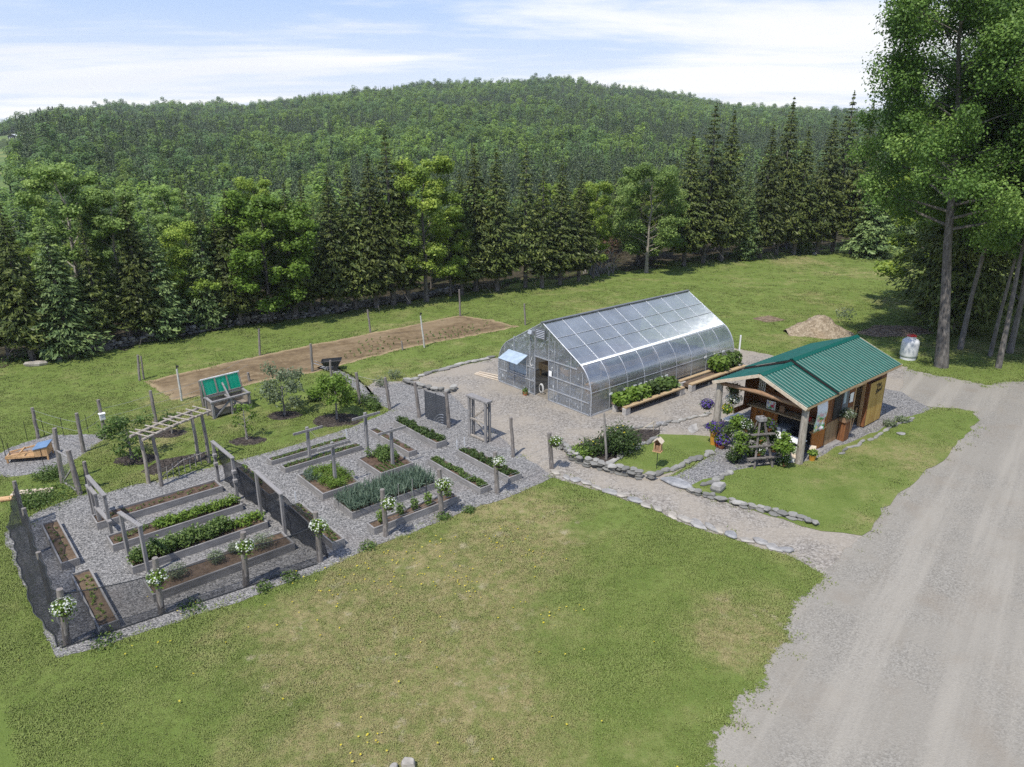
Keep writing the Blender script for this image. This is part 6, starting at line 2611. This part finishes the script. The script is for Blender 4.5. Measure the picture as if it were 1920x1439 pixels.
cupb.box((WX0 - .4, 2.83, .53), (.05, 1.22, .88))
cb = cupb.build("cupboard_door", "orange_wood", sh)
m = MB()
m.box((WX0 - .44, 2.85, .82), (.03, .04, .07))
m.box((WX0 - .44, 3.1, .82), (.03, .04, .07))
m.build("handle", "black_plastic", cb)
m = MB()
m.box((WX0 - .2, 1.28, .5), (.3, 1.8, .9))
m.build("counter_gap_shade", "dark_interior", sh)  # solid near-black block paints the shade of the opening under the counter
m = MB()
m.box((WX0 - .1, 1.7, .012), (4.4 - 2.0, SW - .7, .03))
m.build("porch_deck", "bed_board", sh)
m = MB()
for k in range(4):
    m.box((1.75, WY1 - .02, 1.95 + 0), (.001, .001, .001)) if False else None
    m.box((WX0 - .06, WY1 - .32 - .09 * k, 2.0), (.035, .045, .85))
m.build("white_slats", "white_paint", sh)
# low side walls of the porch
m = MB()
wallbox(1.25, WX0 - .01, WY0, WY0 + .05, .02, .86)
lw_ = m.build("porch_side", "orange_wood", sh)
m = MB()
m.box((1.75, WY0 + .03, .9), (1.1, .16, .05))
m.build("ledge", "fresh_wood", lw_)
m = MB()
wallbox(.9, WX0 - .01, WY1 - .05, WY1, .8, 1.05)
wallbox(1.6, WX0 - .01, WY1 - .05, WY1, 1.05, 2.45)
m.build("porch_side", "brown_boards", sh)
m = MB()
m.box((2.2, WY0 + .02, 1.65), (.1, .1, 1.65))
m.box((2.0, WY0 + .02, 1.65), (.04, .04, 1.6))
m.build("corner_studs", "orange_wood", sh)
# banner, screen window, papers
m = MB()
nx, nz = 6, 12
vs = []
for i in range(nx + 1):
    for j in range(nz + 1):
        vs.append((.95 + .75 * i / nx, .1 + .05 * math.sin(i * .9) + .03 * math.sin(j * .6), 1.02 + 1.28 * j / nz))
m.add(vs, [(i * (nz + 1) + j, (i + 1) * (nz + 1) + j, (i + 1) * (nz + 1) + j + 1, i * (nz + 1) + j + 1) for i in range(nx) for j in range(nz)])
bn = m.build("banner", "banner_print", None, smooth=True)
so = bn.modifiers.new("thickness", 'SOLIDIFY')
so.thickness = .006
bn.location = slocal(0, 0)
bn.rotation_euler = (0, 0, UA)
tag(bn, "white cloth banner printed with garden flowers, hung beside the log post", "banner")
m = MB()
wallbox(2.75, 3.35, WY0 - .03, WY0 - .004, 1.05, 2.3)
m.build("window", "dark_interior", sh)
m = MB()
wallbox(3.45, 3.98, WY0 - .03, WY0 - .004, 1.3, 2.35)
m.build("window", "slate_dark", sh)
m = MB()
m.box((4.22, WY0 - .035, 1.72), (.3, .01, .42))
m.build("notice", "white_paper", sh)
m = MB()
m.box((3.6, WY0 - .04, 1.9), (.2, .012, .6))
m.build("notice", "blue_film", sh)
# doorway and the swung-back door with its black script
m = MB()
for x in (DX0, DX1):
    wallbox(x - .04, x + .04, WY0 - .03, WY0 + T + .02, 0, DZ)
wallbox(DX0 - .04, DX1 + .04, WY0 - .03, WY0 + T + .02, DZ + .003, DZ + .08)
m.build("door_frame", "fresh_wood", sh)
m = MB()
wallbox(DX0 + .04, DX1 - .04, WY0 - .06, WY0 + T + .06, .003, .06)
m.build("threshold", "weathered_wood", sh)
for k in range(6):
    m = MB()
    m.box((5.0, 1.15, .3 + k * .36), (1.6, .4, .03))
    m.build("shelf", "fresh_wood", sh)
m = MB()
m.box((5.9, 1.0, 1.1), (.04, 1.2, 2.1))
m.box((5.0, 1.38, 1.2), (1.7, .03, 2.3))
m.build("partition", "bench_plank", sh)
m = MB()
m.box((4.78, WY0 - .02, .55), (.05, .03, 1.1), ry=R(16))
m.build("door_brace", "fresh_wood", sh)
DL = 1.5
dr = MB()
dr.box((DX1 + .1 + DL / 2, WY0 - .16, 1.06), (DL, .05, 1.98))
door = dr.build("door", "door_boards", sh, bevel=.006)
m = MB()
m.box((DX1 + .07, WY0 - .12, 1.06), (.07, .16, 1.98))
m.build("door_edge", "brown_boards", door)


def lettering(txt, size, loc, parent):
    cu = bpy.data.curves.new("lettering", 'FONT')
    cu.body = txt
    cu.size = size
    cu.extrude = .004
    cu.shear = .25
    cu.offset = .006
    cu.align_x = 'CENTER'
    cu.space_line = .8
    ob = bpy.data.objects.new("lettering_tmp", cu)
    COL.objects.link(ob)
    bpy.context.view_layer.update()
    me = bpy.data.meshes.new_from_object(ob)
    bpy.data.objects.remove(ob)
    o = bpy.data.objects.new("lettering", me)
    me.materials.clear()
    me.materials.append(M["black_letter"])
    COL.objects.link(o)
    o.parent = parent
    o.location = loc
    o.rotation_euler = (R(90), R(-12), 0)
    return o


lettering("The\nShed", .3, (DX1 + .1 + DL * .56, WY0 - .19, 1.72), door)
# window box of pale trailing flowers
p = slocal(3.55, WY0 - .22, 1.0)
t = shrub("flower_box", "planter of pale silvery flowers on a brown stand against the shed wall", "flower box", p, .36, .42, 900, .1, "leaf_silver", stem=False, petals=("petal_white", 70, .05), aspect=.3)
m = MB()
m.box((0, .02, -.02), (.55, .3, .2), rz=UA)
m.build("box", "log_beam", t)
m = MB()
m.box((.0, .02, -.54), (.42, .28, .86), rz=UA)
m.build("stand", "brown_boards", t)
# goods inside the porch
for x, y, z, d, mt, nm, lab, cat in ((1.95, 2.62, 1.06, (.04, .42, .38), "white_paper", "picture_sign", "white framed flower picture leaning on the stand's counter", "sign"), (1.95, 2.1, 1.06, (.06, .22, .3), "log_beam", "picture_sign", "small dark sign leaning on the counter", "sign"),
                                     (1.95, .9, 1.06, (.18, .2, .16), "red_plastic", "bowl", "small red dish on the counter's right half", "bowl"), (1.72, 1.75, .03, (.5, .5, .62), "slate_dark", "drink_cooler", "dark cooler box with pale notices under the counter", "cooler")):
    m = MB()
    m.box((0, 0, d[2] / 2), d)
    o = m.build(nm, mt, bevel=.012)
    o.location = slocal(x, y, z)
    o.rotation_euler = (0, 0, UA)
    tag(o, lab, cat)
    if nm == "drink_cooler":
        for yy in (-.12, .12):
            m = MB()
            m.box((-.255, yy, .42), (.012, .16, .26))
            m.build("notice", "white_paper", o)
    if mt == "white_paper":
        m = MB()
        m.box((-.024, 0, .19), (.006, .34, .3))
        m.build("picture", "banner_print", o)
# tables with potted plants
def table(px, py, ln, wd_, h, rz, lab):
    t = thing("table", lab, "table", W(px, py), rz, "white folding tables by the shed porch")
    m = MB()
    m.box((0, 0, h), (ln, wd_, .035))
    m.build("tabletop", "white_paint", t, bevel=.008)
    for sx in (-1, 1):
        for sy in (-1, 1):
            m = MB()
            m.tube([(sx * (ln / 2 - .08), sy * (wd_ / 2 - .06), 0), (sx * (ln / 2 - .08), sy * (wd_ / 2 - .06), h)], .018, 6)
            m.build("leg", "white_paint", t)
    return W(px, py, h + .02)


p1 = table(1376, 808, 1.2, .55, .62, UA, "white folding table under leafy pots, by the left porch post")
p2 = table(1473, 850, 1.35, .6, .68, UA + R(90), "white folding table under bright leafy pots, by the right porch post")
for loc, r, h, n, mt, lab in ((p1 + U * .25, .36, .62, 620, "leaf_bright", "bushy bright green potted plant on the left white table"), (p2 + N * .1, .42, .5, 760, "leaf_bright", "wide lime-green potted plant on the right white table"), (p2 + N * .12 + U * .1 + Vector((0, 0, .3)), .2, .55, 260, "leaf_bright", "tall lime-green potted plant rising behind the wide one"),
                              (p1 - U * .35, .22, .3, 200, "leaf_shrub", "small dark potted plant at the left white table's near end")):
    t = shrub("potted_plant", lab, "potted plant", loc, r, h, n, .12, mt, "potted plants around the shed porch", stem=False)
    m = MB()
    m.lathe([(.02, 0), (r * .35, 0), (r * .45, .16), (r * .4, .16)], 12)
    m.build("pot", "black_plastic", t, smooth=True)
# hanging baskets on the left post
for x, y, z, r, pm, lab in ((-.15, SW + .35, 1.25, .34, "petal_purple", "purple flower basket hanging outside the left porch post"), (.5, SW - .5, 1.6, .32, "petal_white", "white flower basket hanging inside the left end of the porch"), (.55, SW - .45, 2.0, .3, None, "dark fern basket hanging high in the porch's left corner")):
    p = slocal(x, y, z)
    t = basket(p, lab, r, pm or "leaf_dark", "leaf_dark" if pm != "petal_white" else "leaf_bright", 220, "hanging baskets at the shed porch", ps=.07)
    m = MB()
    for a_ in (0, 2.1, 4.2):
        m.tube([(r * .6 * math.cos(a_), r * .6 * math.sin(a_), 0), (0, 0, (2.3 - z) if z < 1.9 else .4)], .006, 4)
    m.build("hanger", "wire", t)
p = slocal(.35, SW - .35, .95)
t = shrub("potted_plant", "yellow and orange flowered plant on the porch's left ledge", "potted plant", p, .3, .42, 380, .1, "leaf_bright", "potted plants around the shed porch", petals=("petal_yellow", 40, .07), stem=False)
# shepherd's hook and the pots at the left post
m = MB()
m.tube([(0, 0, -.1), (0, 0, 1.9), (.06, 0, 2.05), (.16, 0, 2.08), (.25, 0, 1.98)], .013, 6)
o = m.build("shepherd_hook", "wire")
o.location = W(1346, 832)
tag(o, "thin metal hook pole beside the left porch post", "hook")
for px, py, r, h, gl, gr, pm, lab in ((1337, 834, .17, .62, "orange_glaze", .34, "petal_purple", "tall orange pot of deep purple flowers at the left porch post"), (1352, 841, .15, .24, "terracotta", .3, "petal_purple", "squat terracotta pot of purple flowers in front of the tall orange pot"),
                                      (1346, 838, .13, .3, "red_plastic", .2, None, "small dark red pot between the tall orange and squat terracotta pots"), (1358, 832, .15, .3, "orange_glaze", .3, None, "pot of bright green leaves right of the tall orange pot"), (1344, 812, .14, .34, "orange_glaze", .26, "petal_purple", "purple flowers behind the tall orange pot"),
                                      (1522, 864, .15, .26, "orange_glaze", .2, None, "orange pot beside the right porch post's foot"), (1486, 862, .14, .25, "terracotta", .26, "petal_white", "pot of white and yellow flowers left of the right porch post")):
    t = thing("flower_pot", lab, "flower pot", W(px, py), 0, "flower pots around the shed porch")
    m = MB()
    m.lathe([(.02, 0), (r * .7, 0), (r * .95, h * .8), (r * 1.05, h), (r * .9, h), (r * .8, h * .85)], 14)
    m.build("pot", gl, t, smooth=True)
    c, d = blob(320, (gr, gr, gr * .75), (0, 0, h + gr * .45), .25)
    leaves("foliage", "leaf_shrub" if pm else "leaf_bright", c, .09, t, nrm=d * .6, up=.6)
    if pm:
        c, d = blob(130, (gr * 1.05, gr * 1.05, gr * .8), (0, 0, h + gr * .48), .9)
        leaves("blossoms", pm, c, .085, t, nrm=d * 2, up=.8, aspect=.9)
# A-frame plant stand
p0 = W(1414, 880)
ar = math.atan2((W(1449, 877) - p0).y, (W(1449, 877) - p0).x)
AW = (W(1449, 877) - p0).length
t = thing("plant_stand", "rustic brown A-frame plant stand on the gravel before the porch", "plant stand", p0, ar)
D_ = 1.15
HA = 1.85
for x0_, x1_ in ((0, AW * .42), (AW, AW * .58)):
    for y0_, y1_ in ((0, D_ * .48), (D_, D_ * .54)):
        m = MB()
        m.bar((x0_, y0_, -.03), (x1_, y1_, HA + (.12 if y0_ == 0 else 0)), .075, .06)
        m.build("leg", "trunk_bark", t)
for z in (.42, .86, 1.3):
    e = z / HA
    for yb in (.48 * D_ * e - .06, D_ - .46 * D_ * e + .06):
        m = MB()
        m.box((AW / 2, yb, z), (AW + .75 * (1 - e), .14, .04))
        m.build("shelf", "trunk_bark", t)
m = MB()
m.box((AW / 2, .5 * D_, HA), (.32, .3, .14))
m.build("ridge_block", "weathered_wood", t)
AU = Vector((math.cos(ar), math.sin(ar), 0))
AV = Vector((-AU.y, AU.x, 0))
spec = [(-.4, .5, .44, .34, "leaf_bright", None, "bright leafy plant on the plant stand's low left shelf"), (.3, .34, .44, .26, "leaf_shrub", "petal_white", "white and pink flowers on the stand's lowest shelf, middle"), (1.05, .5, .44, .26, "leaf_shrub", "petal_white", "white flowers on the stand's low right shelf"),
        (-.3, .68, .88, .3, "leaf_bright", None, "leafy green plant on the stand's middle left shelf"), (.38, .42, .88, .2, "leaf_shrub", "petal_red", "red flowers on the stand's middle shelf"), (.95, .62, .88, .3, "leaf_dark", None, "dark leafy plant on the stand's middle right shelf"),
        (-.1, .72, 1.32, .28, "leaf_dark", "petal_white", "dark leaved plant on the stand's top left shelf"), (.75, .6, 1.32, .3, "leaf_dark", "petal_purple", "purple dotted plant on the stand's top right shelf"), (.35, .75, .88, .3, "leaf_bright", None, "leafy plant at the back of the plant stand"),
        (1.25, .1, .02, .3, "leaf_shrub", "petal_white", "white flowered clump on the gravel at the stand's right foot"), (-.5, .7, .02, .34, "leaf_dark", None, "dark leafy plant on the gravel behind the stand's left foot"), (.4, .9, .02, .4, "leaf_dark", None, "shaded dark plant on the gravel under the stand")]
for a_, b_, z, r, mt, pm, lab in spec:
    q = p0 + AU * (a_ * AW / .7 if False else a_) + AV * b_ + Vector((0, 0, z))
    t = shrub("potted_plant", lab, "potted plant", q, r, r * 1.7, 420, .1, mt, "plants on and around the plant stand", petals=(pm, 60, .055) if pm else None, stem=False)
    m = MB()
    m.lathe([(.02, 0), (r * .4, 0), (r * .5, .15), (r * .45, .15)], 10)
    m.build("pot", "terracotta" if pm else "black_plastic", t, smooth=True)
# little white birdhouses by the post, barrel in the porch corner
for px, py, lab in ((1487, 866, "little white birdhouse left of the right porch post"), (1522, 852, "little white birdhouse right of the right porch post")):
    t = thing("birdhouse", lab, "birdhouse", W(px, py), UA + .4)
    m = MB()
    m.prism([(-.11, -.1, 0), (.11, -.1, 0), (.11, -.1, .2), (0, -.1, .34), (-.11, -.1, .2)], (0, .2, 0))
    m.build("body", "white_paint", t)
    m = MB()
    m.box((-.075, 0, .29), (.2, .26, .02), ry=R(-52))
    m.box((.075, 0, .29), (.2, .26, .02), ry=R(52))
    m.build("roof", "fascia_wood", t)
t = thing("barrel", "dark barrel in the porch corner behind the right log post", "barrel", slocal(.75, .62), 0)
m = MB()
m.lathe([(0, 0), (.26, 0), (.31, .3), (.27, .62), (0, .62)], 18)
m.build("body", "slate_dark", t, smooth=True)
for z in (.12, .5):
    m = MB()
    m.lathe([(.288 if z < .3 else .291, z), (.31, z), (.31, z + .04), (.288 if z < .3 else .288, z + .04)], 18)
    m.build("hoop", "black_plastic", t)
for px, py, lab in ((1668, 800, "weedy green tuft in the gravel beside the open door"), (1690, 792, "yellowish weed tuft at the gravel's end beyond the door")):
    shrub("weed_clump", lab, "weeds", W(px, py), .32, .3, 260, .1, "leaf_silver", stem=False)
slab("door_stop", W(1648, 778), (.35, .2, .18), .5, "angular grey stone propping the swung-back door", "stone")

# ------------------------------------------------------------------ farmhouse on the far slope
def far_strip(name, mat, rows, lift):
    m = MB()
    n = 12
    for t0, t1, y in rows:
        for k in range(n):
            t_ = t0 + (t1 - t0) * k / (n - 1)
            m.v.append((t_ * y, y, float(g(t_ * y, y)) + lift))
            m.sh.append(0)
    for i in range(len(rows) - 1):
        for k in range(n - 1):
            m.f.append((i * n + k, i * n + k + 1, (i + 1) * n + k + 1, (i + 1) * n + k))
    tag(m.build(name, mat, smooth=True), kind='structure')


far_strip("meadow", "meadow_grass", [(-.86, float(np.interp(y, [200, 330, 400, 560], [-.658, -.623, -.584, -.576])), y) for y in range(150, 545, 12)], .35)
far_strip("farm_drive", "pale_drive", [(-.622 + .0003 * (520 - y), -.606 + .0002 * (520 - y), y) for y in range(440, 525, 7)], .5)
far_strip("farm_drive", "pale_drive", [(-.61, -.56, 452), (-.61, -.56, 459)], .55)
hx, hy = -.6385 * 470, 470.0
hz = float(g(hx, hy))
t = thing("farmhouse", "tiny dark farmhouse with a pale roof in the clearing on the far slope", "house", (hx, hy, hz + .3), R(-20))
t.scale = (.6, .6, .6)
m = MB()
m.prism([(-7, -4, -.3), (7, -4, -.3), (7, -4, 4.2), (0, -4, 6.0), (-7, -4, 4.2)], (0, 8, 0))
m.build("wall", "house_siding", t)
m = MB()
m.bar((-7.6, -4.5, 4.3), (0, -4.5, 6.4), .25, .2)
m.add([(-7.8, -4.8, 4.25), (0, -4.8, 6.3), (0, 4.8, 6.3), (-7.8, 4.8, 4.25)], [(0, 1, 2, 3)])
m.add([(7.8, -4.8, 4.25), (0, -4.8, 6.3), (0, 4.8, 6.3), (7.8, 4.8, 4.25)], [(3, 2, 1, 0)])
m.build("roof", "house_roof", t)
for x in (-4.5, -1.5, 1.5, 4.5):
    m = MB()
    m.box((x, -4.04, 2.2), (1.3, .1, 1.5))
    m.build("window", "white_paint", t)


# ------------------------------------------------------------------ summer haze over the valley
hm = bpy.data.materials.new("haze_air")
hm.use_nodes = True
hm.node_tree.nodes.clear()
_o = hm.node_tree.nodes.new("ShaderNodeOutputMaterial")
_v = hm.node_tree.nodes.new("ShaderNodeVolumePrincipled")
_v.inputs["Color"].default_value = (0.86, 0.92, 1.0, 1)
_v.inputs["Density"].default_value = 0.00015
_v.inputs["Anisotropy"].default_value = 0.0
hm.node_tree.links.new(_v.outputs[0], _o.inputs["Volume"])
MATS["haze_air"] = hm
m = MB()
m.box((0, 0, 30), (3300, 3300, 190))
hz_ = m.build("haze", "haze_air")
tag(hz_, kind='stuff')
